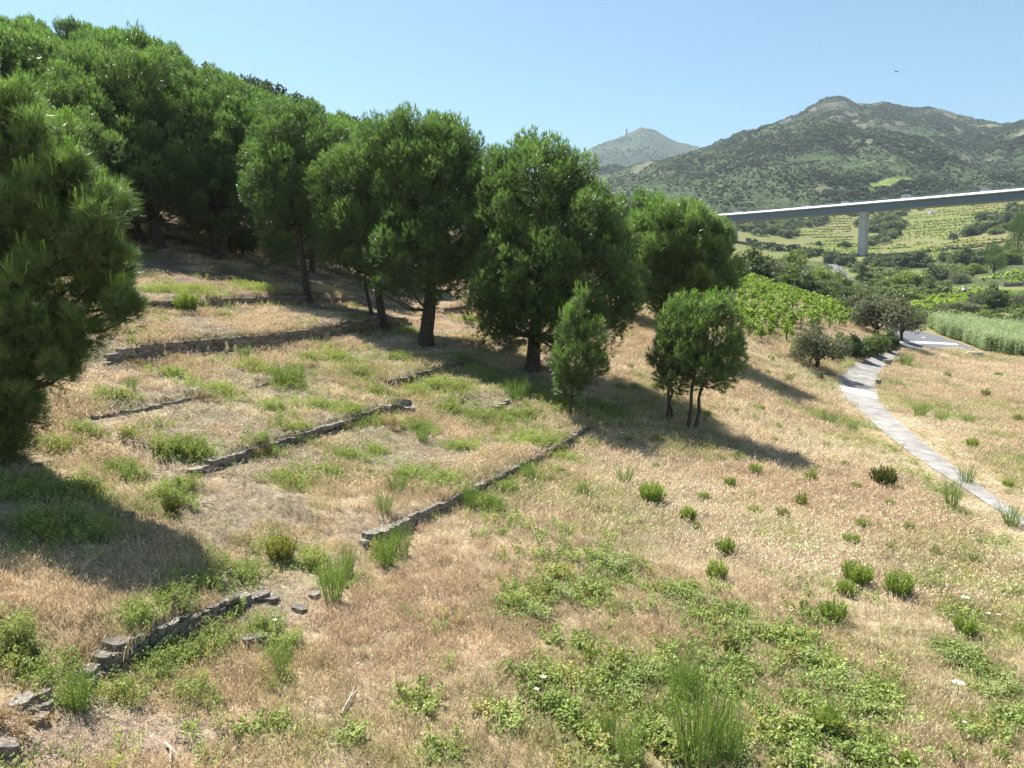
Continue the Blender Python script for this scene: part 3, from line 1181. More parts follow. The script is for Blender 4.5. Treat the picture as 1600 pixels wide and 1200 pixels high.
def pine_crown(blobs, seed, lobe_r, tuft_sp, n_needle, nl, nw, candles=4, keep_in=.12, spread=.7, spike=.07):
    """blobs: list of (centre, radii) in the tree's own frame. Returns mesh, lobe centres."""
    rg = np.random.default_rng(seed)
    S = Soup()
    lobes = []
    for c, r in blobs:
        c = np.array(c, float)
        r = np.array(r, float)
        area = 4 * pi * ((r[0] * r[1]) ** 1.6 / 3 + (r[0] * r[2]) ** 1.6 / 3 + (r[1] * r[2]) ** 1.6 / 3) ** (1 / 1.6)
        nlob = max(5, int(area / (lobe_r * lobe_r * 3.3)))
        k = np.arange(nlob) + .5
        phi = np.arccos(1 - 2 * k / nlob)
        th = pi * (1 + 5 ** .5) * k + rg.uniform(0, 6)
        d = np.stack([np.sin(phi) * np.cos(th), np.sin(phi) * np.sin(th), np.cos(phi)], 1)
        d = norm(d + rg.normal(size=d.shape) * .14)
        rad = rg.uniform(.74, 1.08, (nlob, 1))
        P = c + d * r * rad
        for p, dd in zip(P, d):
            lobes.append((p, dd, lobe_r * rg.uniform(.6, 1.25)))
        inner = c + norm(rg.normal(size=(nlob // 5, 3))) * r * rg.uniform(.1, .5, (nlob // 5, 1))
        for p in inner:
            lobes.append((p, norm(p - c), lobe_r * .9))
    for p, dd, lr in lobes:
        nt = int(4 * pi * lr * lr / (tuft_sp * tuft_sp))
        d = rand_dirs(nt, rg)
        d[:, 2] = d[:, 2] * .85 + .28
        d = norm(d)
        el = np.array([.92, .92, 1.3])
        pos = p + d * lr * el * rg.uniform(.62, 1.06, (nt, 1))
        # skip tufts buried deep inside
        deep = np.zeros(nt, bool)
        for c, r in blobs:
            deep |= (((pos - np.array(c)) / np.array(r)) ** 2).sum(1) < .33
        m = ~deep | (rg.random(nt) < keep_in)
        pos = pos[m]
        d = d[m]
        if len(pos) == 0:
            continue
        td = norm(d * .75 + dd * .35 + np.array([0, 0, .75]) + rg.normal(size=d.shape) * .18)
        yk = np.clip((.15 + .85 * rg.random(len(pos))) * (.12 + 1.0 * np.clip(d[:, 2] + .05, 0, 1)), 0, 1)  # paler on lobe tops: new growth plus painted sunlight; undersides painted darker
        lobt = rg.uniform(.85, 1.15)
        col = (OLD_SHADED + (YOUNG_SUNLIT - OLD_SHADED) * yk[:, None]) * lobt
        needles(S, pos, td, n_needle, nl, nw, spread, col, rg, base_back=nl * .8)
        if candles and dd[2] > .15:
            nc = rg.integers(max(1, candles - 2), candles + 3)
            cd = norm(np.stack([rg.normal(size=nc) * .45, rg.normal(size=nc) * .45, np.ones(nc)], 1))
            cp = p + cd * lr * 1.1
            up = norm(np.stack([rg.normal(size=nc) * .14, rg.normal(size=nc) * .14, np.ones(nc)], 1))
            needles(S, cp, up, 12, nl * .55, nw * .9, .55, CANDLE, rg, base_back=0)
            needles(S, cp + up * nl * .35, up, 12, nl * .5, nw * .9, .5, CANDLE * 1.08, rg)
            needles(S, cp + up * nl * .75, up, 10, nl * .45, nw * .9, .45, CANDLE * 1.15, rg)
            # the upright shoot itself: a slim three sided spike
            sw = spike * nl
            e1 = norm(np.cross(up, rand_dirs(nc, rg)))
            e2 = np.cross(up, e1)
            hgt = nl * rg.uniform(.9, 1.5, (nc, 1))
            V = np.stack([cp + e1 * sw, cp - e1 * sw * .5 + e2 * sw * .87, cp - e1 * sw * .5 - e2 * sw * .87,
                          cp + up * hgt + e1 * sw * .8, cp + up * hgt - e1 * sw * .4 + e2 * sw * .7, cp + up * hgt - e1 * sw * .4 - e2 * sw * .7], 1).reshape(-1, 3)
            q = np.arange(nc)[:, None] * 6
            F = np.concatenate([q + np.array([[0, 1, 4, 3]]), q + np.array([[1, 2, 5, 4]]), q + np.array([[2, 0, 3, 5]])])
            S.add(V, F, CANDLE * 1.1)
    return S.mesh('pine_crown', M_needle), lobes


def limb_pts(a, b, rg, sag=.12, n=6):
    a = np.array(a, float)
    b = np.array(b, float)
    k = np.linspace(0, 1, n)[:, None]
    L = np.linalg.norm(b - a)
    p = a + (b - a) * k + np.sin(k * pi) * np.array([rg.normal() * .05, rg.normal() * .05, -sag]) * L
    p[1:-1] += rg.normal(size=(n - 2, 3)) * L * .015
    return p


def pine_trunk(stems, lobes, seed, frac=.4, r_limb=.05):
    """stems: list of (base xy offset, top point, base radius)"""
    rg = np.random.default_rng(seed + 1)
    S = Soup()
    paths = []
    for (bx, by, bz), top, r0 in stems:
        a = np.array((bx, by, bz - .25))
        b = np.array(top, float)
        n = 10
        k = np.linspace(0, 1, n)[:, None]
        p = a + (b - a) * k + np.concatenate([rg.normal(size=(n, 2)) * .05, np.zeros((n, 1))], 1) * np.sin(k * pi)
        rad = r0 * .8 * (.22 * np.exp(-k[:, 0] * 16) + 1 - .72 * k[:, 0])
        S.tube(p, rad, n=9)
        paths.append((p, rad))
    for (p, dd, lr) in lobes:
        if rg.random() > frac:
            continue
        best = None
        for path, rad in paths:
            tgt = p - np.array([0, 0, .35 * np.linalg.norm((p - path[-1])[:2])])
            d = np.linalg.norm(path[2:] - tgt, axis=1)
            i = int(d.argmin()) + 2
            if best is None or d[i - 2] < best[0]:
                best = (d[i - 2], path[i], rad[i])
        S.tube(limb_pts(best[1], p + dd * lr * .5, rg), np.linspace(min(best[2] * .6, r_limb * 1.2), .012, 6), n=5)
    return S.mesh('pine_trunk', M_bark, smooth=True)


def pine(label, t, base_pxs, blobs_px, seed, lobe_r=.62, tuft_sp=.165, n_needle=10, nl=.15, nw=.02, candles=4, frac=.45, r0=.26, name='pine_tree', group=None, keep_in=.12, spread=.72):
    base = on_ground(base_pxs[0][0], base_pxs[0][1], t)
    root = thing(name, label, 'tree', tuple(base), group=group)
    blobs = []
    for b in blobs_px:
        px, py, rw, rh = b[:4]
        dt = b[4] if len(b) > 4 else 0
        c = pt(px, py, t + dt) - base
        k = (t + dt) / FPX
        blobs.append((c, (rw * k, rw * k * .92, rh * k)))
    cm, lobes = pine_crown(blobs, seed, lobe_r, tuft_sp, n_needle, nl, nw, candles, keep_in, spread)
    stems = []
    for i, bp in enumerate(base_pxs):
        g = on_ground(bp[0], bp[1], t + (bp[3] if len(bp) > 3 else 0)) - base
        bl = blobs[bp[4] if len(bp) > 4 else min(i, len(blobs) - 1)]
        top = np.array(bl[0]) + np.array([0, 0, bl[1][2] * .55])
        stems.append((tuple(g), top, bp[2] if len(bp) > 2 else r0))
    link('trunk', pine_trunk(stems, lobes, seed, frac), root)
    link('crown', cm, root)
    return root


# near pine at the left edge, leaning into the picture
pine('large near pine cut by the left edge, bright upright shoots, foliage down to the ground', 11.2, [(-60, 700, .2)],
     [(15, 175, 38, 34), (-60, 195, 66, 56), (72, 222, 34, 30), (5, 262, 50, 40), (104, 272, 22, 24, -.2), (-75, 300, 76, 66), (55, 318, 48, 38, -.2), (155, 318, 32, 24), (122, 362, 40, 28, -.3), (15, 388, 54, 44),
      (174, 396, 24, 28), (-60, 420, 86, 76), (88, 430, 48, 34, -.2), (152, 440, 26, 20, .2), (192, 476, 18, 15), (30, 480, 54, 40, -.3), (124, 500, 38, 28), (-50, 530, 86, 66), (64, 550, 50, 34, -.2), (0, 600, 52, 42, -.3), (104, 556, 26, 18, .1), (34, 632, 34, 26), (-50, 650, 76, 56), (-4, 684, 36, 20)],
     11, lobe_r=.27, tuft_sp=.105, n_needle=14, nl=.17, nw=.0085, candles=5, frac=.6, keep_in=.08, spread=.8)
# the two pines left of centre
pine('tallest broad pine with a thick trunk, centre of the front row', 28.0, [(665, 545, .36)],
     [(685, 320, 88, 115, .5), (635, 285, 78, 92, .8), (722, 365, 48, 85, .2), (662, 248, 72, 60, .5), (645, 405, 60, 60, -.5), (712, 270, 50, 60, .3), (600, 255, 50, 50, 1)], 21, candles=6)
pine('rounded pale green pine leaning against the tallest pine, on two thin trunks', 30.0, [(602, 477, .24), (582, 472, .10, .6)],
     [(562, 345, 68, 85), (540, 300, 48, 52), (612, 395, 62, 52, -.4), (600, 290, 56, 56, .5), (530, 360, 36, 56, -.2)], 22, candles=5)
# middle
pine('very wide dark pine with foliage hanging to the ground, right of the tallest pine', 26.5, [(832, 577, .34)],
     [(850, 358, 102, 108, .3), (820, 320, 78, 88, .5), (910, 425, 66, 78, 0), (830, 430, 82, 70, -.6), (900, 450, 78, 60, -.4), (770, 490, 30, 36, -.4), (842, 270, 70, 36, .4), (955, 435, 46, 74, .4), (772, 395, 44, 76, .3), (925, 335, 40, 46, .3), (880, 372, 58, 58, .6), (838, 395, 50, 50, .6), (802, 470, 40, 46, -.5), (940, 485, 44, 46, -.2), (782, 506, 26, 18, -.6), (870, 505, 60, 36, -.5)], 23, candles=6, lobe_r=.58)
pine('round topped pine with several slim trunks beside the vineyard', 38.0, [(1045, 540, .22), (1030, 540, .18, .6), (1062, 538, .16, 1)],
     [(1060, 385, 70, 62), (1040, 410, 55, 62, -.3), (1104, 428, 46, 54), (1025, 370, 42, 46, .6), (1075, 455, 60, 40), (1104, 372, 28, 36)], 24, lobe_r=.72, tuft_sp=.19, nl=.26, nw=.03, candles=5)
pine('slim pine filling the gap between the widest pine and the round topped one', 44.0, [(985, 506, .16)],
     [(985, 352, 40, 44), (1002, 390, 40, 44, -.3), (968, 400, 40, 50, .3), (990, 440, 40, 34)], 32, lobe_r=.72, tuft_sp=.19, nl=.22, nw=.03, candles=4)
# small pair in front
pine('small bushy pine on two thin stems, left of the front pair', 24.0, [(1042, 642, .075), (1052, 640, .07, .1)],
     [(1050, 515, 24, 30), (1038, 560, 20, 24), (1063, 560, 22, 30, .1), (1054, 592, 26, 16, -.1), (1062, 490, 16, 20)], 25, lobe_r=.30, tuft_sp=.155, nl=.17, nw=.02, candles=3, frac=.3)
pine('small bushy pine on two dark stems, right of the front pair', 23.6, [(1074, 636, .085), (1085, 634, .085, .1)],
     [(1098, 492, 34, 26), (1122, 522, 34, 34), (1084, 545, 26, 34, -.2), (1136, 562, 25, 30, .1), (1105, 582, 36, 20), (1130, 480, 16, 18)], 26, lobe_r=.30, tuft_sp=.155, nl=.17, nw=.02, candles=4, frac=.3)
pine('young slender pine with tall pale candles standing before the widest pine', 22.5, [(890, 622, .05)],
     [(905, 475, 12, 30), (892, 520, 22, 26), (924, 532, 18, 24), (904, 572, 32, 26), (876, 572, 16, 20), (936, 572, 14, 18), (890, 600, 22, 12)], 27, lobe_r=.24, tuft_sp=.15, nl=.16, nw=.018, candles=5, frac=.4)
# left group
pine('pine with a straight bare lower trunk at the forest edge, left of the rounded pair', 31.5, [(483, 446, .20)],
     [(450, 300, 62, 95), (495, 270, 52, 80, .5), (438, 225, 48, 52, .4), (508, 350, 34, 52, -.3), (425, 275, 34, 44), (480, 215, 46, 40, .8)], 28, candles=4)
pine('dark pine on forked trunks inside the forest edge', 35.0, [(347, 405, .24), (336, 402, .16, .3)],
     [(340, 250, 80, 100), (310, 190, 70, 65, 1), (380, 220, 60, 70, .6), (350, 310, 70, 55, -.5)], 29, candles=4)
pine('big dark pine behind the near pine, low branches over the shaded ground', 34.0, [(252, 375, .34), (222, 372, .24, 1)],
     [(190, 220, 100, 110), (150, 170, 75, 80, 1), (240, 180, 75, 80, .8), (250, 270, 66, 55, -.5), (130, 270, 70, 70, -.3)], 30, candles=4)
pine('pine half hidden behind the near pine on the upper left terrace', 29.0, [(90, 420, .24)],
     [(70, 300, 80, 95), (110, 250, 60, 66, .5), (40, 230, 60, 60, .4)], 31, candles=4)

# forest prototypes, copied over the hillside
protos = []
for k, (rx, rz, hh) in enumerate([(2.6, 2.9, 6.2), (3.0, 2.6, 6.0), (2.3, 3.2, 6.6), (2.8, 2.4, 5.4)]):
    rg = np.random.default_rng(50 + k)
    bl = [((0, 0, hh), (rx, rx, rz)), ((rx * .4, .3, hh - .9), (rx * .7, rx * .7, rz * .7)), ((-rx * .35, -.4, hh + .8), (rx * .65, rx * .65, rz * .62))]
    cm, lobes = pine_crown(bl, 60 + k, .66, .24, 8, .26, .04, candles=3, keep_in=.05)
    tm = pine_trunk([((0, 0, 0), (0.1, 0.1, hh + rz * .5), .2)], lobes, 70 + k, .25, .05)
    protos.append((tm, cm, hh + rz))


def leafy_crown(blobs, seed, n_leaf, size, col, col2, aspect=.55, lobe_r=None, up=.5):
    rg = np.random.default_rng(seed)
    S = Soup()
    tot = sum(r[0] * r[1] + r[0] * r[2] for c, r in blobs)
    for c, r in blobs:
        c = np.array(c, float)
        r = np.array(r, float)
        share = int(n_leaf * (r[0] * r[1] + r[0] * r[2]) / tot)
        lr = lobe_r or .38 * min(r)
        nl = max(6, int(14 * (max(r) / max(lr, .01)) ** 1.2 / 3))
        d = rand_dirs(nl, rg)
        d[:, 2] = np.abs(d[:, 2]) * 1.2 - .42
        d = norm(d)
        lc = c + d * r * rg.uniform(.5, .88, (nl, 1))
        which = rg.integers(nl, size=share)
        e = rand_dirs(share, rg)
        pos = lc[which] + e * lr * rg.uniform(.5, 1.05, (share, 1)) * rg.uniform(.8, 1.25, (nl, 1))[which]
        nrm = norm(e * .5 + rand_dirs(share, rg) * .8 + np.array([0, 0, up]))
        kk = rg.random((share, 1)) * .6 + .4 * rg.random((nl, 1))[which]
        leaves(S, pos, nrm, size, np.array(col) * (1 - kk) + np.array(col2) * kk, rg, aspect)
    return S


pos_list = []
rg = np.random.default_rng(99)
forest_xy = []
tries = 0
while tries < 9000:
    tries += 1
    a_ = radians(rg.uniform(-50, -7.5))
    r_ = math.sqrt(rg.uniform(39 ** 2, 134 ** 2))
    if r_ > 108 + (-math.degrees(a_) - 8) * .9:
        continue
    x, y = r_ * sin(a_), r_ * cos(a_)
    dmin = 4.0 + r_ * .006
    if any((x - p[0]) ** 2 + (y - p[1]) ** 2 < dmin * dmin for p in forest_xy):
        continue
    # keep the sunlit gap open behind the central pines
    if a_ > radians(-10.5) and r_ < 60:
        continue
    forest_xy.append((x, y))
forest_xy.sort(key=lambda p: p[0] ** 2 + p[1] ** 2)
forest_xy = forest_xy[:290]
SKYL = np.array([(-200, -20), (0, 18), (60, 34), (150, 42), (230, 68), (300, 92), (345, 122), (372, 120), (430, 140), (480, 166), (540, 186), (575, 196), (640, 215), (800, 240)], float)
for i, (x, y) in enumerate(forest_xy):
    tm, cm, hh = protos[i % 4]
    s = rg.uniform(.85, 1.2)
    z = float(H(x, y))
    dd_ = y * CP - (z + 6) * SP
    lim = np.interp(x / dd_ * FPX + 800, SKYL[:, 0], SKYL[:, 1]) + rg.uniform(0, 10)
    smax = ((600 - lim) / FPX * dd_ * CP - dd_ * SP - z) / (hh * 1.05)
    if smax < .5:
        continue
    s = min(s, smax)
    far = math.hypot(x, y) > 75
    o = thing('pine_tree', 'green pine in the dense wood covering the hillside behind the front pines', 'tree', (x, y, z), rg.uniform(0, 6.28), 'pines covering the hillside', (s, s, s * rg.uniform(.9, 1.1)))
    link('trunk', tm, o)
    link('crown', cm, o)

# holm oaks on the ridge
OAK = [(332, 108, 100), (383, 122, 96), (405, 130, 100), (428, 140, 98), (452, 150, 98), (470, 158, 97), (560, 188, 92), (540, 186, 94), (50, 30, 118), (520, 190, 96)]
S = leafy_crown([((0, 0, 3.0), (1.9, 1.9, 1.7)), ((.9, .3, 2.4), (1.3, 1.3, 1.3)), ((-.9, -.2, 2.5), (1.3, 1.2, 1.3))], 81, 6000, .26, (.035, .055, .022), (.07, .095, .04))
oak_crown = S.mesh('oak_crown', M_leaf)
S = Soup()
S.tube([(0, 0, -.3), (.1, 0, 1.2), (0, .1, 3.2)], [.2, .15, .06], n=7)
oak_trunk = S.mesh('oak_trunk', M_bark, True)
for px, py, t in OAK:
    q = pt(px, py, t)
    g = float(H(q[0], q[1]))
    hgt = max(3.5, q[2] - g + .8)
    s = 1.0
    o = thing('oak_tree', 'dark round holm oak on the wooded ridge against the sky', 'tree', (q[0], q[1], q[2] - 3.9), rg.uniform(0, 6), 'dark oaks along the ridge', (s, s, s))
    if o.location.z - g > 0.2:
        k = (q[2] + .9 - g) / 5.0
        o.location.z = g
        o.scale = (min(k, 1.5), min(k, 1.5), k)
    link('trunk', oak_trunk, o)
    link('crown', oak_crown, o)

# ------------------------------------------------------------------ bushes and trees of the valley
KIND = {
    'dark': dict(c=(.05, .078, .036), c2=(.125, .165, .07), ls=.30, asp=.6, name='bush', cat='bush'),
    'green': dict(c=(.095, .135, .042), c2=(.20, .255, .085), ls=.28, asp=.6, name='bush', cat='bush'),
    'light': dict(c=(.13, .19, .045), c2=(.27, .32, .095), ls=.26, asp=.6, name='bush', cat='bush'),
    'olive': dict(c=(.09, .105, .065), c2=(.20, .215, .15), ls=.22, asp=.45, name='olive_tree', cat='tree'),
    'grey': dict(c=(.11, .125, .085), c2=(.19, .21, .15), ls=.22, asp=.4, name='bush', cat='bush'),
    'conifer': dict(c=(.06, .11, .028), c2=(.12, .19, .05), ls=.22, asp=.25, name='conifer_tree', cat='tree'),
    'darkconifer': dict(c=(.028, .045, .024), c2=(.06, .085, .04), ls=.26, asp=.25, name='conifer_tree', cat='tree'),
}
bush_protos = {}
for ki, (k, d) in enumerate(KIND.items()):
    L_ = []
    for v in range(3):
        rg = np.random.default_rng(300 + ki * 10 + v)
        if 'conifer' in k:
            bl = [((0, 0, .35), (.42, .42, .34)), ((0.03, 0, .6), (.3, .3, .32)), ((0, .02, .85), (.16, .16, .2))]
        else:
            bl = [((0, 0, .36), (.44, .44, .36)), ((.22, rg.uniform(-.1, .1), .36), (.30, .30, .32)), ((-.22, rg.uniform(-.1, .1), .38), (.28, .30, .34)), ((rg.uniform(-.1, .1), -.15, .58), (.26, .26, .28))]
        S = leafy_crown(bl, 310 + ki * 10 + v, 5200 if k == 'olive' else 3400, d['ls'] * .22, d['c'], d['c2'], d['asp'], lobe_r=.14)
        cm = S.mesh(k + '_crown', M_leaf)
        S = Soup()
        S.tube([(0, 0, -.08), (.02, 0, .2), (0, .02, .5)], [.04, .035, .02], n=6)
        for b in range(4):
            a_ = rg.uniform(0, 6.28)
            S.tube(limb_pts((0, 0, .15), (.25 * cos(a_), .25 * sin(a_), .5), rg), np.linspace(.02, .006, 6), n=4)
        L_.append((S.mesh(k + '_trunk', M_bark, True), cm))
    bush_protos[k] = L_

# px centre, base row, width px, height px, kind, depth, label
VALLEY = [
    (1348, 496, 62, 48, 'olive', 74, 'silvery olive tree behind the dark olive by the road', 'o'),
    (1370, 519, 74, 62, 'olive', 66, 'large dusty olive tree with a dark trunk at the road bend', 'o'),
    (1410, 512, 50, 46, 'olive', 70, 'grey green olive overhanging the asphalt road', 'o'),
    (1276, 584, 66, 74, 'olive', 46, 'sparse wild olive with a crooked pale trunk beside the lane', 'o'),
    (1240, 560, 18, 14, 'grey', 47, 'tiny grey bush at the foot of the wild olive', 'b'),
    (1277, 607, 18, 16, 'grey', 43.5, 'round blue grey shrub beside the lane near the white band', 'b'),
    (1315, 562, 30, 34, 'green', 53, 'overgrown green shrub on the lane bank next to the wild olive', 'b'),
    (1335, 559, 38, 38, 'dark', 52.5, 'dark shrub hanging over the lane bank, middle of three', 'b'),
    (1362, 554, 44, 36, 'green', 55.5, 'brown green hedge shrub on the roadside wall under the olives', 'b'),
    (1387, 549, 26, 34, 'dark', 58.5, 'dark ivy clump where lane and road meet', 'b'),
    (1180, 428, 60, 42, 'dark', 88, 'dark bush at the top corner of the vineyard beside the round topped pine', 'b'),
    (1205, 440, 56, 40, 'olive', 95, 'grey olive bush above the vineyard rows', 'o'),
    (1232, 455, 50, 40, 'green', 92, 'green bush behind the vineyard, below the cypress', 'b'),
    (1258, 466, 52, 40, 'dark', 90, 'dark round bush along the upper edge of the vineyard', 'b'),
    (1285, 474, 46, 32, 'green', 92, 'bush at the right end of the vineyard edge', 'b'),
    (1318, 482, 44, 30, 'dark', 88, 'low dark bush left of the silvery olive', 'b'),
    (1170, 398, 50, 30, 'green', 130, 'pale green bush right behind the round topped pine', 'b'),
    (1195, 408, 44, 30, 'light', 135, 'yellow green bush left of the cypress', 'b'),
    (1214, 410, 7, 18, 'darkconifer', 150, 'thin dark cypress among the valley bushes', 'c'),
    (1234, 418, 44, 32, 'light', 140, 'bright yellowish bush right of the cypress', 'b'),
    (1268, 424, 44, 26, 'green', 150, 'domed olive green bush beside the road bend', 'b'),
    (1246, 440, 40, 28, 'olive', 120, 'soft grey bush in the middle of the valley bushes', 'o'),
    (1280, 440, 44, 26, 'light', 132, 'light green bush just left of the road bend', 'b'),
    (1306, 440, 28, 20, 'green', 140, 'small green bush at the lower end of the road bend', 'b'),
    (1316, 456, 44, 22, 'green', 125, 'wide green bush below the road bend', 'b'),
    (1290, 458, 40, 22, 'olive', 118, 'grey green low bush below the light green bush', 'o'),
    (1349, 446, 24, 23, 'darkconifer', 200, 'dark ragged conifer right of the road bend', 'c'),
    (1357, 411, 14, 15, 'dark', 330, 'dark tree touching the right side of the pier foot', 't'),
    (1374, 413, 22, 18, 'dark', 320, 'dark tree second from the pier foot', 't'),
    (1390, 420, 38, 22, 'dark', 300, 'long dark bush in the tree belt beneath the viaduct', 'b'),
    (1412, 424, 38, 24, 'dark', 290, 'blue green bush at the centre of the tree belt', 'b'),
    (1434, 426, 34, 26, 'dark', 285, 'dark blue green bush at the right end of the tree belt', 'b'),
    (1322, 408, 26, 14, 'dark', 330, 'dark bush at the left side of the pier foot', 'b'),
    (1300, 404, 22, 12, 'dark', 340, 'low dark bush on the bank left of the pier', 'b'),
    (1414, 456, 52, 28, 'light', 190, 'light green fig bush on the valley floor', 'b'),
    (1438, 450, 36, 20, 'green', 200, 'yellow green shrub beside the fig bush', 'b'),
    (1464, 444, 38, 28, 'dark', 215, 'dark dome shaped tree above the small field', 't'),
    (1449, 466, 24, 22, 'dark', 165, 'round clipped looking dark bush at the vineyard corner', 'b'),
    (1476, 410, 18, 20, 'dark', 300, 'small very dark tree alone on the pale hillside', 't'),
    (1492, 412, 24, 18, 'green', 290, 'green bush right of the lone dark tree', 'b'),
    (1512, 416, 40, 30, 'dark', 265, 'large dark bush on the bank above the right vineyard', 'b'),
    (1536, 414, 36, 30, 'dark', 270, 'grey green tree behind the bright conifer', 't'),
    (1553, 430, 36, 38, 'conifer', 225, 'bright green cone shaped conifer above the right vineyard', 'c'),
    (1500, 442, 32, 20, 'grey', 205, 'pale grey shrub left of the bright conifer', 'b'),
    (1522, 428, 28, 16, 'light', 235, 'low yellow green shrub below the large dark bush', 'b'),
    (1580, 410, 40, 24, 'green', 255, 'bush right of the bright conifer', 'b'),
    (1590, 394, 36, 52, 'conifer', 262, 'tall pine cut by the right edge above the vineyard', 'c'),
    (1556, 490, 38, 36, 'dark', 126, 'dense dark tree in front of the right vineyard', 't'),
    (1546, 478, 34, 36, 'green', 132, 'yellow green tree behind the dense dark tree', 't'),
    (1522, 484, 24, 26, 'grey', 130, 'grey leafless looking shrub left of the dense dark tree', 'b'),
    (1500, 492, 44, 22, 'olive', 118, 'wide dusty olive bush before the right vineyard', 'o'),
    (1472, 490, 30, 14, 'green', 122, 'low green shrub left of the dusty olive bush', 'b'),
    (1590, 486, 44, 32, 'grey', 128, 'tall grey green bush at the right edge beside the dense dark tree', 'b'),
    (1534, 504, 22, 18, 'green', 108, 'bright green shrub below the dense dark tree', 'b'),
    (1446, 505, 40, 20, 'green', 100, 'dark green rush clump behind the reed bed', 'b'),
    (1430, 500, 24, 18, 'light', 104, 'pale reed clump at the road side', 'b'),
    (1595, 514, 34, 18, 'grey', 100, 'silvery shrub at the right edge above the reeds', 'b'),
    (1552, 516, 30, 10, 'green', 98, 'low green shrub at the back of the reeds', 'b'),
    (1182, 388, 18, 10, 'dark', 330, 'dark bush at the left of the shaded bank', 'b'),
    (1172, 378, 14, 9, 'green', 345, 'small round bush on the dry field by the left pier', 'b'),
    (1206, 376, 6, 6, 'green', 350, 'tiny bush alone on the dry field', 'b'),
    (1225, 383, 12, 8, 'green', 340, 'little green bush on the dry field right of the tiny one', 'b'),
    (1212, 390, 16, 8, 'dark', 320, 'bush in the middle of the shaded bank', 'b'),
    (1280, 360, 9, 8, 'dark', 430, 'round dark bush between the two small vineyards', 'b'),
    (1320, 364, 18, 10, 'dark', 420, 'dark bush left of the middle pier, halfway up', 'b'),
    (1362, 374, 14, 10, 'dark', 425, 'dark bush right of the middle pier, halfway up', 'b'),
    (1594, 352, 20, 22, 'dark', 390, 'dark tree on the ridge end at the right edge', 't'),
    (1572, 346, 24, 16, 'dark', 410, 'dark tree on the bank above the steep vineyard', 't'),
    (1552, 356, 26, 14, 'dark', 405, 'wide dark bush on the same bank, further left', 'b'),
    (1530, 360, 22, 14, 'dark', 400, 'dark bush at the lower end of the bank', 'b'),
    (1516, 366, 22, 14, 'dark', 395, 'darkest bush at the left tip of the bank', 'b'),
    (1580, 368, 30, 14, 'green', 385, 'green bush under the ridge end trees', 'b'),
    (1554, 372, 20, 12, 'green', 380, 'lighter bush below the bank', 'b'),
    (1490, 372, 12, 11, 'olive', 385, 'grey green sapling on the yellow hillside', 'o'),
]
for i, (px, by, w, h, kind, t, lab, _) in enumerate(VALLEY):
    base = on_ground(px, by, t)
    k = t / FPX
    tm, cm = bush_protos[kind][i % 3]
    d = KIND[kind]
    topz = pt(px, by - h, t)[2]
    hh = max(h * k, topz - base[2] if abs(topz - base[2] - h * k) < h * k * .8 else h * k) / (1.0 if 'conifer' not in kind else 1.02)
    ww = w * k * 1.32
    hh *= 1.2
    grp = {'o': 'olive trees and bushes', 'b': 'bushes of the valley', 't': 'dark trees of the valley', 'c': 'conifers of the valley'}[_]
    nm = {'o': 'olive_tree', 'b': 'bush', 't': 'tree', 'c': 'conifer_tree'}[_]
    ct = {'o': 'tree', 'b': 'bush', 't': 'tree', 'c': 'tree'}[_]
    if _ in 'bt':
        base[2] -= .2 * hh
        hh *= 1.18
    o = thing(nm, lab, ct, tuple(base), (i * 1.7) % 6.28 if w < h * 1.8 else 0.0, grp, (ww, ww, hh))
    link('trunk', tm, o)
    link('crown', cm, o)

# finer crowns for the two big olives near the lane
# dark woods on the lower slopes behind the viaduct, and along field edges
def bush_mass(name, label, spots, proto_kinds, seed, size):
    pass


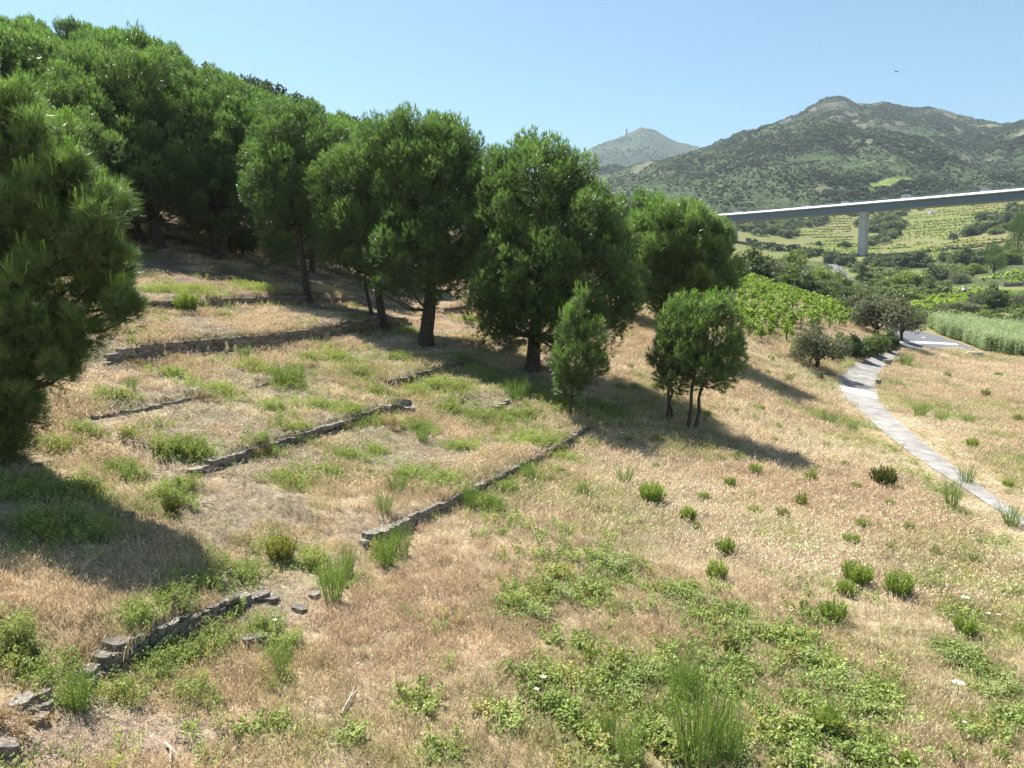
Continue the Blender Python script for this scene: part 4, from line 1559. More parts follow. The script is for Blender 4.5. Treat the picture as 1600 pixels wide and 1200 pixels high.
# ------------------------------------------------------------------ instancer for uncountable plants
def scatter(name, P, rz, scl, idx, tint, meshes, label, tilt=None):
    n = len(P)
    me = bpy.data.meshes.new(name)
    me.vertices.add(n)
    me.vertices.foreach_set('co', np.asarray(P, np.float32).ravel())
    rot = np.zeros((n, 3), np.float32)
    if tilt is not None:
        rot[:, :2] = tilt
    rot[:, 2] = rz
    a = me.attributes.new('rot', 'FLOAT_VECTOR', 'POINT')
    a.data.foreach_set('vector', rot.ravel())
    s3 = np.asarray(scl, np.float32)
    if s3.ndim == 1:
        s3 = np.repeat(s3[:, None], 3, 1)
    a = me.attributes.new('scl', 'FLOAT_VECTOR', 'POINT')
    a.data.foreach_set('vector', np.ascontiguousarray(s3).ravel())
    a = me.attributes.new('idx', 'INT', 'POINT')
    a.data.foreach_set('value', np.asarray(idx, np.int32))
    a = me.attributes.new('tint', 'FLOAT_COLOR', 'POINT')
    c = np.ones((n, 4), np.float32)
    c[:, :3] = tint
    a.data.foreach_set('color', c.ravel())
    me.update()
    coll = bpy.data.collections.new(name + '_kinds')
    for k, m in enumerate(meshes):
        coll.objects.link(bpy.data.objects.new('%s_kind_%02d' % (name, k), m))
    ng = bpy.data.node_groups.new(name + '_scatter', 'GeometryNodeTree')
    ng.interface.new_socket('Geometry', in_out='INPUT', socket_type='NodeSocketGeometry')
    ng.interface.new_socket('Geometry', in_out='OUTPUT', socket_type='NodeSocketGeometry')
    gi = ng.nodes.new('NodeGroupInput')
    go = ng.nodes.new('NodeGroupOutput')
    ci = ng.nodes.new('GeometryNodeCollectionInfo')
    ci.inputs['Collection'].default_value = coll
    ci.inputs['Separate Children'].default_value = True
    ci.inputs['Reset Children'].default_value = True
    ip = ng.nodes.new('GeometryNodeInstanceOnPoints')
    ip.inputs['Pick Instance'].default_value = True

    def na(nm, typ):
        x = ng.nodes.new('GeometryNodeInputNamedAttribute')
        x.data_type = typ
        x.inputs['Name'].default_value = nm
        return [s for s in x.outputs if s.enabled and s.name == 'Attribute'][0]
    er = ng.nodes.new('FunctionNodeEulerToRotation')
    ng.links.new(na('rot', 'FLOAT_VECTOR'), er.inputs[0])
    ng.links.new(gi.outputs[0], ip.inputs['Points'])
    ng.links.new(ci.outputs[0], ip.inputs['Instance'])
    ng.links.new(na('idx', 'INT'), ip.inputs['Instance Index'])
    ng.links.new(er.outputs[0], ip.inputs['Rotation'])
    ng.links.new(na('scl', 'FLOAT_VECTOR'), ip.inputs['Scale'])
    ng.links.new(ip.outputs[0], go.inputs[0])
    o = link(name, me)
    md = o.modifiers.new('scatter', 'NODES')
    md.node_group = ng
    tag(o, label, kind='stuff')
    return o


# ---- dry grass
def grass_clump(seed, n, rad, h0, h1, w, heads=.3, lean=.55):
    rg = np.random.default_rng(seed)
    S = Soup()
    a_ = rg.uniform(0, 2 * pi, n)
    r_ = rad * np.sqrt(rg.uniform(0, 1, n))
    b = np.stack([r_ * np.cos(a_), r_ * np.sin(a_), np.full(n, -.03)], 1)
    h = rg.uniform(h0, h1, (n, 1))
    out = np.stack([rg.normal(size=n), rg.normal(size=n), np.zeros(n)], 1) * lean * .5
    mid = b + np.array([0, 0, .6]) * h + out * h * .45
    top = b + np.array([0, 0, .95]) * h + out * h * 1.25
    sd = norm(np.cross(top - b, rand_dirs(n, rg))) * w / 2
    V = np.stack([b - sd, b + sd, mid - sd * .8, mid + sd * .8, top], 1).reshape(-1, 3)
    q = np.arange(n)[:, None] * 5
    col = np.repeat(np.ones((n, 3)) * rg.uniform(.55, 1.3, (n, 1)), 5, 0)
    S.add(V, q + np.array([[0, 1, 3, 2]]), col)
    S.add(V, q + np.array([[2, 3, 4]]), col)
    m = rg.random(n) < heads
    k = int(m.sum())
    if k:
        hp = top[m]
        hd = norm((top - mid)[m])
        s2 = norm(np.cross(hd, rand_dirs(k, rg))) * w * .85
        V = np.stack([hp - hd * .01, hp + hd * .015 - s2, hp + hd * .045, hp + hd * .015 + s2], 1).reshape(-1, 3)
        q = np.arange(k)[:, None] * 4
        S.add(V, q + np.array([[0, 1, 2, 3]]), (1.05, 1.03, 1.0))
    return S.mesh('grass_clump', M_grass_i)


near_cl = [grass_clump(500 + k, 50, .15, .04, .17, .0055) for k in range(5)]
far_cl = [grass_clump(520 + k, 50, .30, .06, .18, .010, lean=.8) for k in range(4)]


def polar_points(r0, r1, dens0, rd, seed, azl=-40.5, azr=40.5):
    """density dens0 up to rd, then falling as rd/r"""
    rg = np.random.default_rng(seed)
    rr = np.linspace(r0, r1, 2000)
    pdf = np.where(rr < rd, rr, rd) * dens0
    cdf = np.cumsum(pdf)
    tot = np.trapz(pdf, rr) * radians(azr - azl)
    n = int(tot)
    r = np.interp(rg.random(n) * cdf[-1], cdf, rr)
    a_ = np.radians(rg.uniform(azl, azr, n))
    return r * np.sin(a_), r * np.cos(a_), r, np.degrees(a_), rg


x, y, r, az, rg = polar_points(3.5, 88, 80, 9, 600)
n2 = fbm(x, y, 1.4, 21, 3)
n1 = fbm(x, y, 5, 11, 4)
n5 = fbm(x, y, 2.6, 61, 3)
g = green_at(x, y)
left = sstep(3, -3, az - np.clip(-12 + 1.8 * (r - 12), -17, 7))
bare = sstep(.47, .60, n2) * (.35 + .55 * left)
short = rg.random(len(x)) < np.clip(bare, 0, .93)
keep = ~short | (rg.random(len(x)) < .55)
keep &= rg.random(len(x)) > g * .78
rdl = road_dist(x, y)
keep &= rdl > .02 + .12 * rg.random(len(x))
keep &= (rdl > .8) | (r > 40) | (rg.random(len(x)) < .35)
keep &= ~in_asphalt(x, y)
wood = sstep(25, 33, r) * sstep(5, -1, az)
keep &= rg.random(len(x)) > wood * .8
keep &= ~((r > 60) & (az < 25) & (az > -3) & (rg.random(len(x)) < .7))
x, y, r, az, g, n1, n5, n2, short = [v[keep] for v in (x, y, r, az, g, n1, n5, n2, short)]
n = len(x)
straw = np.array((.63, .505, .36))
pale = np.array((.72, .63, .48))
rust = np.array((.54, .405, .29))
gold = np.array((.54, .48, .23))
grn = np.array((.29, .345, .12))
k = rg.random((n, 1))
tint = straw + (pale - straw) * np.clip(sstep(.42, .7, n1) + rg.normal(size=n) * .25, 0, 1)[:, None]
tint = tint + (rust - tint) * (np.clip(sstep(.5, .7, n5) * .7 + rg.normal(size=n) * .22, 0, 1))[:, None]
gg = np.clip(g * .75 + sstep(.44, .68, fbm(x, y, 3.3, 71, 3)) * .7 + rg.normal(size=n) * .16, 0, 1)
tint = tint + ((grn + (gold - grn) * rg.random((n, 1)) * .6) - tint) * (gg * (.35 + .65 * (rg.random(n) < .55)))[:, None]
tint = np.where(short[:, None], np.array((.40, .325, .26)), tint)
tint = tint * rg.uniform(.68, 1.25, (n, 1))
fark = r > 14
idx = np.where(fark, 5 + rg.integers(4, size=n), rg.integers(5, size=n))
lowl = .55 + .45 * (1 - left[keep] * sstep(.35, .6, n2))
scl = rg.uniform(.75, 1.35, n) * np.where(fark, 1 + (r - 14) / 90, 1)
lowl = np.where(short, .3, lowl)
lowl = np.where((rdl[keep] < 1.2) & (r < 40), lowl * .4, lowl)
scl3 = np.stack([scl, scl, scl * lowl * rg.uniform(.7, 1.15, n)], 1)
P = np.stack([x, y, H(x, y)], 1)
print('grass clumps', n)
scatter('dry_grass', P, rg.uniform(0, 6.28, n), scl3, idx, tint, near_cl + far_cl, 'dry straw coloured grass covering the slope')


# ---- weeds
def weed_clump(seed, nst, rad, h0, h1, ls, asp=.5):
    rg = np.random.default_rng(seed)
    S = Soup()
    for s in range(nst):
        a_ = rg.uniform(0, 6.28)
        rr = rad * math.sqrt(rg.random()) * .6
        h = rg.uniform(h0, h1)
        b = np.array([rr * cos(a_), rr * sin(a_), -.02])
        tip = b + np.array([cos(a_) * rr * .9 + rg.normal() * .05, sin(a_) * rr * .9 + rg.normal() * .05, h])
        nl = int(8 + h * 60)
        k = rg.uniform(.15, 1, (nl, 1))
        pos = b + (tip - b) * k + rg.normal(size=(nl, 3)) * ls * .55
        leaves(S, pos, norm(rand_dirs(nl, rg) * .8 + np.array([0, 0, .8])), ls, (1, 1, 1), rg, asp)
    return S.mesh('weed_clump', M_leaf_i)


weeds = [weed_clump(700 + k, 12, .17, .06, .22, .026) for k in range(4)] + [weed_clump(710 + k, 10, .2, .06, .2, .042, .6) for k in range(3)]
PX = []
for i, (q, rad) in enumerate(zip(gq, g_rad)):
    rg2 = np.random.default_rng(800 + i)
    front = i >= len(GREEN)
    dens = 48 if not front else 7
    m = int(min(700, dens * pi * rad * rad * .8 * (1 if g_depth[i] < 16 else .8)) + 3)
    a_ = rg2.uniform(0, 6.28, m)
    rr = rad * np.abs(rg2.normal(size=m)) * .55
    PX.append(np.stack([q[0] + rr * np.cos(a_), q[1] + rr * np.sin(a_), np.full(m, float(front)), np.full(m, rad)], 1))
# thin spread everywhere near, on the terraces above all
x, y, r, az, rg = polar_points(4, 60, 14, 9, 610)
nz = fbm(x, y, 2.2, 91, 3)
m = (rg.random(len(x)) < sstep(.46, .66, nz)) & (road_dist(x, y) > .3) & ~in_asphalt(x, y)
PX.append(np.stack([x[m], y[m], (az[m] > -4) * 1.0, np.full(m.sum(), .5)], 1))
PX = np.concatenate(PX)
ok = (road_dist(PX[:, 0], PX[:, 1]) > .08) & ~in_asphalt(PX[:, 0], PX[:, 1])
PX = PX[ok]
n = len(PX)
rg = np.random.default_rng(620)
c0 = np.array((.22, .285, .085))
c1 = np.array((.37, .425, .15))
c2 = np.array((.38, .33, .12))
kk = np.clip(fbm(PX[:, 0], PX[:, 1], 1.8, 95, 3) * 1.6 - .4 + rg.normal(size=n) * .2, 0, 1)[:, None]
tint = (c0 + (c1 - c0) * kk)
tint = tint + (c2 - tint) * (rg.random((n, 1)) < .12) * .8
tint *= rg.uniform(.8, 1.2, (n, 1))
dist = np.hypot(PX[:, 0], PX[:, 1])
idx = np.where((PX[:, 2] > .5) & (dist < 14), 4 + rg.integers(3, size=n), rg.integers(4, size=n))
print('weeds', n)
scatter('ground_cover', np.stack([PX[:, 0], PX[:, 1], H(PX[:, 0], PX[:, 1])], 1), rg.uniform(0, 6.28, n), rg.uniform(.6, 1.35, n), idx, tint, weeds, 'low green weeds spreading over the terraces')

# ------------------------------------------------------------------ individual shrubs of the slope
def heath_mesh(seed, n=70, c=(.17, .24, .06), c2=(.38, .455, .13)):
    """tuft of upright shoots clothed in short needles, unit width and height"""
    rg = np.random.default_rng(seed)
    S = Soup()
    for i in range(n):
        a_ = rg.uniform(0, 6.28)
        r_ = math.sqrt(rg.random()) * .3
        h = rg.uniform(.5, 1.0) * (1.08 - r_ * .9)
        b = np.array([r_ * cos(a_), r_ * sin(a_), -.03])
        tip = np.array([r_ * 1.6 * cos(a_) + rg.normal() * .04, r_ * 1.6 * sin(a_) + rg.normal() * .04, h])
        k = np.linspace(.18, 1, 7)[:, None]
        pos = b + (tip - b) * k
        d = np.broadcast_to(norm((tip - b)[None]), pos.shape)
        col = np.array(c) + (np.array(c2) - np.array(c)) * rg.random() * np.linspace(.2, 1, 7)[:, None]
        needles(S, pos, d, 7, .15, .028, .55, col, rg, base_back=.06)
    return S.mesh('shrub_leaves', M_leaf)


def weed_clump_solid(seed):
    rg = np.random.default_rng(seed)
    S = Soup()
    m = 9
    cc = np.stack([rg.normal(size=m) * .26, rg.normal(size=m) * .26, rg.uniform(.08, .5, m)], 1)
    w = rg.integers(m, size=420)
    pos = cc[w] + rand_dirs(420, rg) * .17 * rg.uniform(.3, 1, (420, 1))
    pos[:, 2] = np.abs(pos[:, 2])
    col = np.array((.15, .205, .06)) + np.array((.2, .2, .09)) * rg.random((420, 1))
    leaves(S, pos, norm(rand_dirs(420, rg) * .8 + np.array([0, 0, .6])), .075, col, rg, .4)
    return S.mesh('shrub_leaves', M_leaf)


def broom_mesh(seed, n=90, c=(.10, .17, .045), c2=(.19, .27, .08)):
    """bunch of long thin green stems, unit height"""
    rg = np.random.default_rng(seed)
    S = Soup()
    for i in range(n):
        a_ = rg.uniform(0, 6.28)
        r_ = math.sqrt(rg.random()) * .16
        h = rg.uniform(.55, 1.0)
        lean = rg.uniform(.2, 2.0)
        b = np.array([r_ * cos(a_), r_ * sin(a_), -.03])
        p1 = b + np.array([cos(a_) * .06 * lean, sin(a_) * .06 * lean, h * .5])
        p2 = b + np.array([cos(a_) * .2 * lean + rg.normal() * .03, sin(a_) * .2 * lean + rg.normal() * .03, h])
        sd = norm(np.cross(p2 - b, rand_dirs(1, rg)[0])) * .0045
        col = np.array(c) + (np.array(c2) - np.array(c)) * rg.random()
        S.add([b - sd, b + sd, p1 + sd, p1 - sd], [(0, 1, 2, 3)], col)
        S.add([p1 - sd, p1 + sd, p2], [(0, 1, 2)], col)
        for j in range(4):
            k = rg.uniform(.35, .85)
            q = b + (p2 - b) * k
            e = q + np.array([rg.normal() * .05, rg.normal() * .05, rg.uniform(.12, .26)])
            S.add([q - sd * .7, q + sd * .7, e], [(0, 1, 2)], col * 1.1)
    return S.mesh('broom_stems', M_leaf)


def bramble_mesh(seed, n=800, ls=.034, c=(.15, .215, .065), c2=(.36, .43, .17)):
    """sprawling mat of leaves, unit width"""
    rg = np.random.default_rng(seed)
    S = Soup()
    m = 16
    cc = np.stack([rg.normal(size=m) * .26, rg.normal(size=m) * .2, rg.uniform(.1, .42, m)], 1)
    w = rg.integers(m, size=n)
    pos = cc[w] + rand_dirs(n, rg) * np.array([.17, .17, .2]) * rg.uniform(.3, 1, (n, 1))
    pos[:, 2] = np.abs(pos[:, 2])
    col = np.array(c) + (np.array(c2) - np.array(c)) * rg.random((n, 1))
    leaves(S, pos, norm(rand_dirs(n, rg) * .6 + np.array([0, 0, .8])), ls, col, rg, .65)
    for i in range(14):
        a = cc[rg.integers(m)]
        b = a + np.array([rg.normal() * .4, rg.normal() * .4, rg.uniform(-.05, .1)])
        mid = (a + b) / 2 + np.array([0, 0, .18])
        S.tube([a, mid, b], [.006, .005, .003], (.2, .17, .07), n=4)
    return S.mesh('bramble_leaves', M_leaf)


heath = [heath_mesh(900 + k) for k in range(4)]
heath_dark = heath_mesh(909, 80, (.07, .10, .03), (.17, .15, .06))
fern = heath_mesh(908, 34, (.16, .20, .03), (.27, .29, .05))
brooms = [broom_mesh(920 + k) for k in range(4)]
brambles = [bramble_mesh(940 + k) for k in range(3)]
rusty = bramble_mesh(950, 1300, .035, (.16, .12, .04), (.34, .19, .07))
goldb = heath_mesh(951, 70, (.24, .24, .07), (.40, .34, .12))

HEATH = [(1098, 782, 32), (1141, 762, 20), (1154, 721, 22), (1124, 720, 20), (1101, 710, 15), (1025, 732, 15), (1180, 740, 22), (1250, 791, 26), (1267, 751, 24), (1272, 732, 22), (1337, 764, 22), (1320, 729, 16), (1224, 808, 22), (1180, 804, 25), (1237, 832, 20), (1346, 826, 25), (1331, 852, 36),
         (1127, 616, 16), (1138, 609, 16), (1165, 633, 16), (1187, 642, 18), (1149, 646, 14), (1127, 629, 14), (990, 609, 18), (961, 589, 16), (1022, 607, 14), (1217, 670, 15), (1245, 716, 16), (1232, 596, 14), (1267, 622, 12), (1105, 650, 16), (1175, 612, 12), (1200, 585, 14), (1190, 600, 14), (1175, 575, 16), (1205, 565, 14), (1160, 560, 16), (1225, 610, 12), (1180, 660, 14), (1150, 690, 14), (1210, 690, 12),
         (970, 610, 16), (1000, 590, 12), (985, 575, 14), (935, 620, 18), (1030, 690, 14), (985, 690, 14), (1090, 830, 18), (1000, 820, 14), (1290, 790, 16), (1390, 790, 16), (1420, 830, 18), (1290, 700, 14), (1320, 690, 14), (1360, 720, 14), (1560, 590, 16), (1480, 590, 14), (1540, 620, 16), (1590, 660, 20), (1440, 600, 14), (1575, 760, 22), (1520, 700, 18), (880, 745, 18), (905, 650, 16), (1145, 835, 16), (1390, 860, 20), (1200, 850, 16), (1460, 870, 18), (1520, 880, 20)]
heath_pale = [heath_mesh(970 + k, 46, (.17, .21, .06), (.38, .42, .15)) for k in range(2)]
heath_low = [weed_clump_solid(980 + k) for k in range(2)]
hset = heath[:2] + heath_pale + heath_low
for i, (px, py, w) in enumerate(HEATH):
    q, t = hit1(px, py)
    s = w * t / FPX
    s *= .75 + .35 * ((i * 53) % 11) / 11
    o = link('shrub', hset[(i * 7 + i // 5) % 6], None, tuple(q), (0, 0, i * 2.1), (s, s * (.8 + .4 * ((i * 29) % 7) / 7), s * (.6 + .35 * ((i * 37) % 10) / 10)))
    kd = ('spiky bright green', 'spiky bright green', 'pale yellowish', 'pale yellowish', 'low leafy green', 'low leafy green')[(i * 7 + i // 5) % 6]
    wh = 'in the dry field beyond the lane' if px > 1430 and py < 770 else ('in the dry grass before the small pines' if py < 700 else 'in the dry grass of the open slope')
    tag(o, 'small %s shrub growing %s' % (kd, wh), 'shrub', 'small green shrubs dotted over the dry slope: %s %s' % (kd, wh))
SINGLE = [(1016, 786, 50, heath[0], 'largest bright green shrub in the middle of the dry slope'), (1075, 813, 32, heath[1], 'round green shrub with a dark shadow right below the largest one'),
          (1381, 760, 46, heath_dark, 'brownish dark shrub near the bend of the lane'), (1132, 866, 38, heath[2], 'spiky green shrub in the lower middle, upper of two close together'), (1119, 904, 40, heath[3], 'spiky green shrub in the lower middle, lower of two close together'),
          (1302, 972, 50, heath[1], 'low wide dense green tuft in the dry grass right of centre'), (1340, 914, 56, heath[2], 'bushy green shrub above the low wide tuft'), (1322, 930, 34, heath[0], 'smaller shrub touching the bushy one above the low wide tuft'),
          (1404, 930, 54, heath[3], 'feathery green shrub right of the bushy one'), (1292, 1142, 60, heath[0], 'tall spiky green shrub near the bottom right brambles'), (1418, 1215, 34, heath[1], 'green tuft cut by the bottom edge on the right'),
          (1509, 994, 46, heath[2], 'soft green shrub near the white flower heads at the right'), (1145, 1024, 34, heath_dark, 'dark green shrub sunk in the brambles at right centre'), (1593, 990, 24, heath[3], 'green tuft cut by the right edge beside the white flowers'),
          (628, 1082, 28, fern, 'yellow green fern like tuft alone in the dry grass at the bottom'), (922, 1034, 32, fern, 'yellow green tuft among the weeds right of the lone fern tuft'), (292, 487, 44, heath[1], 'green shrub growing through the uppermost stone wall'),
          (440, 872, 52, goldb, 'pale golden bush on the lower terrace'), (268, 800, 34, heath_dark, 'dark green bush at the edge of the leaning pine shade'), (1565, 1190, 30, heath[2], 'green tuft at the bottom right corner')]
for i, (px, py, w, me, lab) in enumerate(SINGLE):
    q, t = hit1(px, min(py, 1198))
    s = w * t / FPX
    o = link('shrub', me, None, tuple(q), (0, 0, i * 1.3), (s * .9, s * .9, s * .7))
    tag(o, lab, 'shrub', 'larger shrubs on the slope')

BROOM = [(976, 757, 34, 'small broom clump standing alone right of the straight terrace wall'), (915, 778, 36, 'broom clump just below the straight terrace wall'), (1486, 796, 62, 'big dark green broom beside the lane'), (1510, 754, 34, 'broom on the far side of the lane'),
         (1580, 822, 44, 'broom at the lane where it leaves the picture'), (1438, 652, 30, 'long low broom in the dry field beyond the lane'), (1470, 660, 24, 'low broom right of the long one in the far field'), (1512, 664, 22, 'small broom furthest right in the far field'),
         (1294, 664, 28, 'blue green broom on the lane side of the slope'), (1329, 674, 24, 'pale broom between the slope and the lane'), (520, 940, 88, 'tall broom with bare stems beside the lower terrace, left one'), (603, 884, 74, 'tall broom at the lower end of the straight wall'),
         (628, 868, 60, 'thin broom right beside the stones of the straight wall'), (541, 900, 64, 'single thin broom stems between the two tall brooms'), (735, 796, 54, 'broom at the foot of the straight terrace wall, middle'), (770, 800, 40, 'broom spreading below the straight terrace wall'), (826, 750, 40, 'broom at the foot of the straight terrace wall, upper part'),
         (806, 626, 42, 'slim broom rising in the shade before the broad pines'), (1092, 1215, 190, 'tallest broom at the bottom edge, stems waving over brambles'), (1135, 1205, 130, 'dark broom right of the tallest broom at the bottom'), (985, 1210, 90, 'pale broom cut by the bottom edge left of the tallest broom'), (955, 1160, 80, 'thin broom left of the pale bottom broom'),
         (1062, 1090, 80, 'slender broom above the tallest bottom broom'), (1080, 1090, 70, 'feathery broom beside the slender one above the tallest'), (440, 600, 40, 'broom stems over the broken row of stones'), (465, 598, 34, 'second broom at the broken row of stones'), (205, 610, 26, 'thin pale broom below the tallest terrace wall'),
         (620, 770, 40, 'broom on the terrace above the straight wall, left'), (600, 800, 40, 'broom on the terrace above the straight wall, lower'), (380, 560, 26, 'broom against the tallest terrace wall'), (1416, 572, 26, 'bright broom at the bend of the lane'), (660, 690, 32, 'small broom on the middle terrace'), (440, 1050, 60, 'broom clump below the pale slab in the left foreground'), (120, 1110, 90, 'dark leafy broom at the lower end of the front wall')]
for i, (px, py, hp, lab) in enumerate(BROOM):
    q, t = hit1(px, min(py, 1199))
    if py > 1199:
        q = on_ground(px, 1199, t)
    s = hp * t / FPX
    wf = 1.5 if hp < 46 else .9
    o = link('broom_shrub', brooms[i % 4], None, tuple(q), (0, 0, i * 1.9), (s * wf, s * wf, s))
    tag(o, lab, 'shrub', 'broom shrubs with upright stems')

BRAM = [(815, 965, 90, 'dark green bramble patch left of centre in the dry grass'), (870, 925, 90, 'bramble patch joined to the dark one, higher up'), (955, 893, 100, 'pale leafy bramble patch in the middle of the slope'), (1075, 945, 90, 'bramble mat left of the dark sunk shrub'), (1160, 985, 90, 'bramble mat around the dark sunk shrub'),
        (1258, 1040, 110, 'bramble patch right of the brooms, upper'), (1320, 1080, 120, 'wide pale bramble patch beside the tall spiky shrub'), (1500, 1030, 110, 'dark bramble patch near the right edge'), (1575, 1090, 120, 'bramble thicket cut by the right edge'), (1130, 1165, 120, 'bramble tangle at the foot of the tallest broom'), (985, 1075, 110, 'leafy bramble behind the pale bottom broom'),
        (1380, 1120, 80, 'small light bramble right of the wide pale patch')]
for i, (px, py, w, lab) in enumerate(BRAM):
    q, t = hit1(px, py)
    s = w * t / FPX
    o = link('bramble_patch', brambles[i % 3], None, tuple(q), (0, 0, i * 2.3), (s * .92, s * .92, s * .42))
    tag(o, lab, 'bramble', 'bramble patches in the dry grass')
RUST = [(20, 1150, 100, 'orange tinged bush at the bottom left corner'), (612, 668, 42, 'rusty brown bush in front of the rock outcrop'), (405, 712, 44, 'rusty weeds hanging on the middle terrace wall, left'), (330, 628, 40, 'reddish weeds on the low crumbling stone line'), (212, 575, 36, 'brown dry bush at the left end of the tallest terrace wall'), (540, 670, 30, 'brownish weeds on the middle terrace wall, right'), (135, 1020, 46, 'orange flowering weeds on top of the front wall end')]
for i, (px, py, w, lab) in enumerate(RUST):
    q, t = hit1(px, min(py, 1199))
    s = w * t / FPX
    o = link('rusty_bush', rusty, None, tuple(q), (0, 0, i * 2.3), (s, s, s * .8))
    tag(o, lab, 'bush', 'rusty brown bushes')
# shrubs in the shade of the forest edge
SHADE = [(436, 395, 40, 'pale olive green shrub lit between the forest edge trunks', 'green'), (424, 385, 26, 'lighter shrub left of the pale olive green one', 'light'), (380, 400, 60, 'dark dense shrub between the forked trunk and the straight trunk', 'dark'), (730, 430, 60, 'shrub in the sunny gap right of the tallest pine', 'green'), (790, 540, 46, 'low pine shrub at the foot of the widest pine', 'conifer')]
for i, (px, py, w, lab, kd) in enumerate(SHADE):
    q, t = hit1(px, py)
    s = w * t / FPX
    tm, cm = bush_protos[kd][i % 3]
    o = thing('bush', lab, 'bush', tuple(q), i * 1.1, 'shrubs under the pines', (s, s, s * .9))
    link('trunk', tm, o)
    link('crown', cm, o)

# wild carrot flower heads
def umbel_mesh():
    rg = np.random.default_rng(5)
    S = Soup()
    n = 60
    a_ = rg.uniform(0, 6.28, n)
    r_ = np.sqrt(rg.random(n)) * .5
    pos = np.stack([r_ * np.cos(a_), r_ * np.sin(a_), .06 * (1 - (r_ / .5) ** 2)], 1)
    leaves(S, pos, norm(np.array([0, 0, 1.0]) + rand_dirs(n, rg) * .25), .16, (.82, .82, .78), rg, .9)
    return S.mesh('umbel_florets', M_petal)


um = umbel_mesh()
S = Soup()
S.tube([(0, 0, -1), (.02, 0, -.5), (0, 0, 0)], [.012, .01, .008], (.14, .2, .06), n=5)
um_stem = S.mesh('umbel_stem', M_leaf)
for px, py, w, lab in [(1497, 1066, 16, 'largest white umbel flower near the bottom right'), (1508, 933, 11, 'white umbel flower right of centre, highest of the right cluster'), (1544, 958, 7, 'small white umbel below the highest one at the right'), (849, 1057, 9, 'white umbel in the weeds left of the brooms, upper of two'), (838, 1076, 8, 'white umbel in the weeds left of the brooms, lower of two'), (1507, 1128, 6, 'creamy umbel near the bottom right corner'), (1560, 960, 6, 'tiny umbel at the right edge of the cluster'), (430, 968, 7, 'white flower head beside the front wall end')]:
    q, t = hit1(px, py)
    d = q / np.linalg.norm(q)
    hh = .2
    p = q - d * hh / max(.25, -d[2])
    gz = float(H(p[0], p[1]))
    s = w * t / FPX
    o = thing('umbel_flower', lab, 'flower', (p[0], p[1], gz), 0, 'white umbel flowers')
    hgt = p[2] - gz
    link('stem', um_stem, o, (0, 0, hgt), None, (.6, .6, max(hgt, .1)))
    link('flower_head', um, o, (0, 0, hgt), None, (s, s, s))

# fallen branches
for px0, py0, px1, py1, lab in [(316, 789, 338, 796, 'dry forked branch lying on bare soil in the middle of the lower terrace'), (258, 1165, 266, 1200, 'long white dead stem at the bottom edge'), (172, 640, 186, 625, 'pale dead branch on the left terrace'), (533, 1120, 555, 1078, 'thin dry stem leaning in the bottom grass')]:
    a, _ = hit1(px0, py0)
    b, _ = hit1(px1, min(py1, 1199))
    S = Soup()
    m = (a + b) / 2 + np.array([.02, .03, .06])
    S.tube([a - a + [0, 0, .03], m - a, b - a + [0, 0, .05]], [.016, .012, .005], n=5)
    S.tube([m - a, m - a + (b - a) * .35 + np.array([.08, -.06, .05])], [.009, .004], n=4)
    o = link('fallen_branch', S.mesh('fallen_branch', M_twig), None, tuple(a))
    tag(o, lab, 'branch', 'dead branches on the ground')

# ------------------------------------------------------------------ vineyard beside the lane
def vine_mesh(seed):
    rg = np.random.default_rng(seed)
    n = 170
    S = Soup()
    cc = np.array([(rg.normal() * .22, rg.normal() * .18, rg.uniform(.5, 1.05)) for _ in range(9)])
    w = rg.integers(9, size=n)
    pos = cc[w] + rand_dirs(n, rg) * .24 * rg.uniform(.4, 1, (n, 1))
    c = np.array((.13, .225, .04)) + (np.array((.33, .435, .085)) - np.array((.13, .225, .04))) * rg.random((n, 1)) ** 1.3
    leaves(S, pos, norm(rand_dirs(n, rg) * .7 + np.array([0, 0, .6])), .17, c, rg, .85)
    return S.mesh('vine_leaves', M_leaf)


vines = [vine_mesh(1000 + k) for k in range(5)]
S = Soup()
S.tube([(0, 0, -.1), (.03, .02, .3), (-.02, 0, .65)], [.035, .03, .02], n=6)
vine_stem = S.mesh('vine_stem', M_bark)
S = Soup()
S.tube([(.06, 0, -.15), (.06, 0, 1.3)], [.022, .02], n=5)
vine_stake = S.mesh('vine_stake', plain_mat('stake_wood', (.22, .19, .16), .9))
poly = np.array([(1128, 470), (1150, 428), (1205, 440), (1262, 464), (1335, 487), (1340, 506), (1300, 516), (1245, 520), (1232, 545), (1168, 545), (1155, 530)], float)
pw = hit(poly[:, 0], poly[:, 1])
rowdir = norm(np.array([pw[9][0] - pw[5][0] + 18, 3.5]))
rowdir = np.array([.96, .28])
perp = np.array([-rowdir[1], rowdir[0]])
cen = pw[:, :2].mean(0)
vpos = []
rgv = np.random.default_rng(1010)
for i in range(-14, 15):
    for j in range(-26, 27):
        p = cen + rowdir * (j * 1.08 + rgv.normal() * .1) + perp * (i * 1.75 + rgv.normal() * .12)
        z = float(H(p[0], p[1]))
        dpt = p[1] * CP - z * SP
        if dpt < 5:
            continue
        ppx = p[0] / dpt * FPX + 800
        ppy = 600 - (p[1] * SP + z * CP) / dpt * FPX
        ins = False
        jn = len(poly) - 1
        for kx in range(len(poly)):
            xi, yi = poly[kx]
            xj, yj = poly[jn]
            if (yi > ppy) != (yj > ppy) and ppx < (xj - xi) * (ppy - yi) / (yj - yi) + xi:
                ins = not ins
            jn = kx
        if ins and rgv.random() < .93:
            vpos.append((p[0], p[1], z, dpt))
vpos.sort(key=lambda v: v[3])
vpos = vpos[:295]
print('vines', len(vpos))
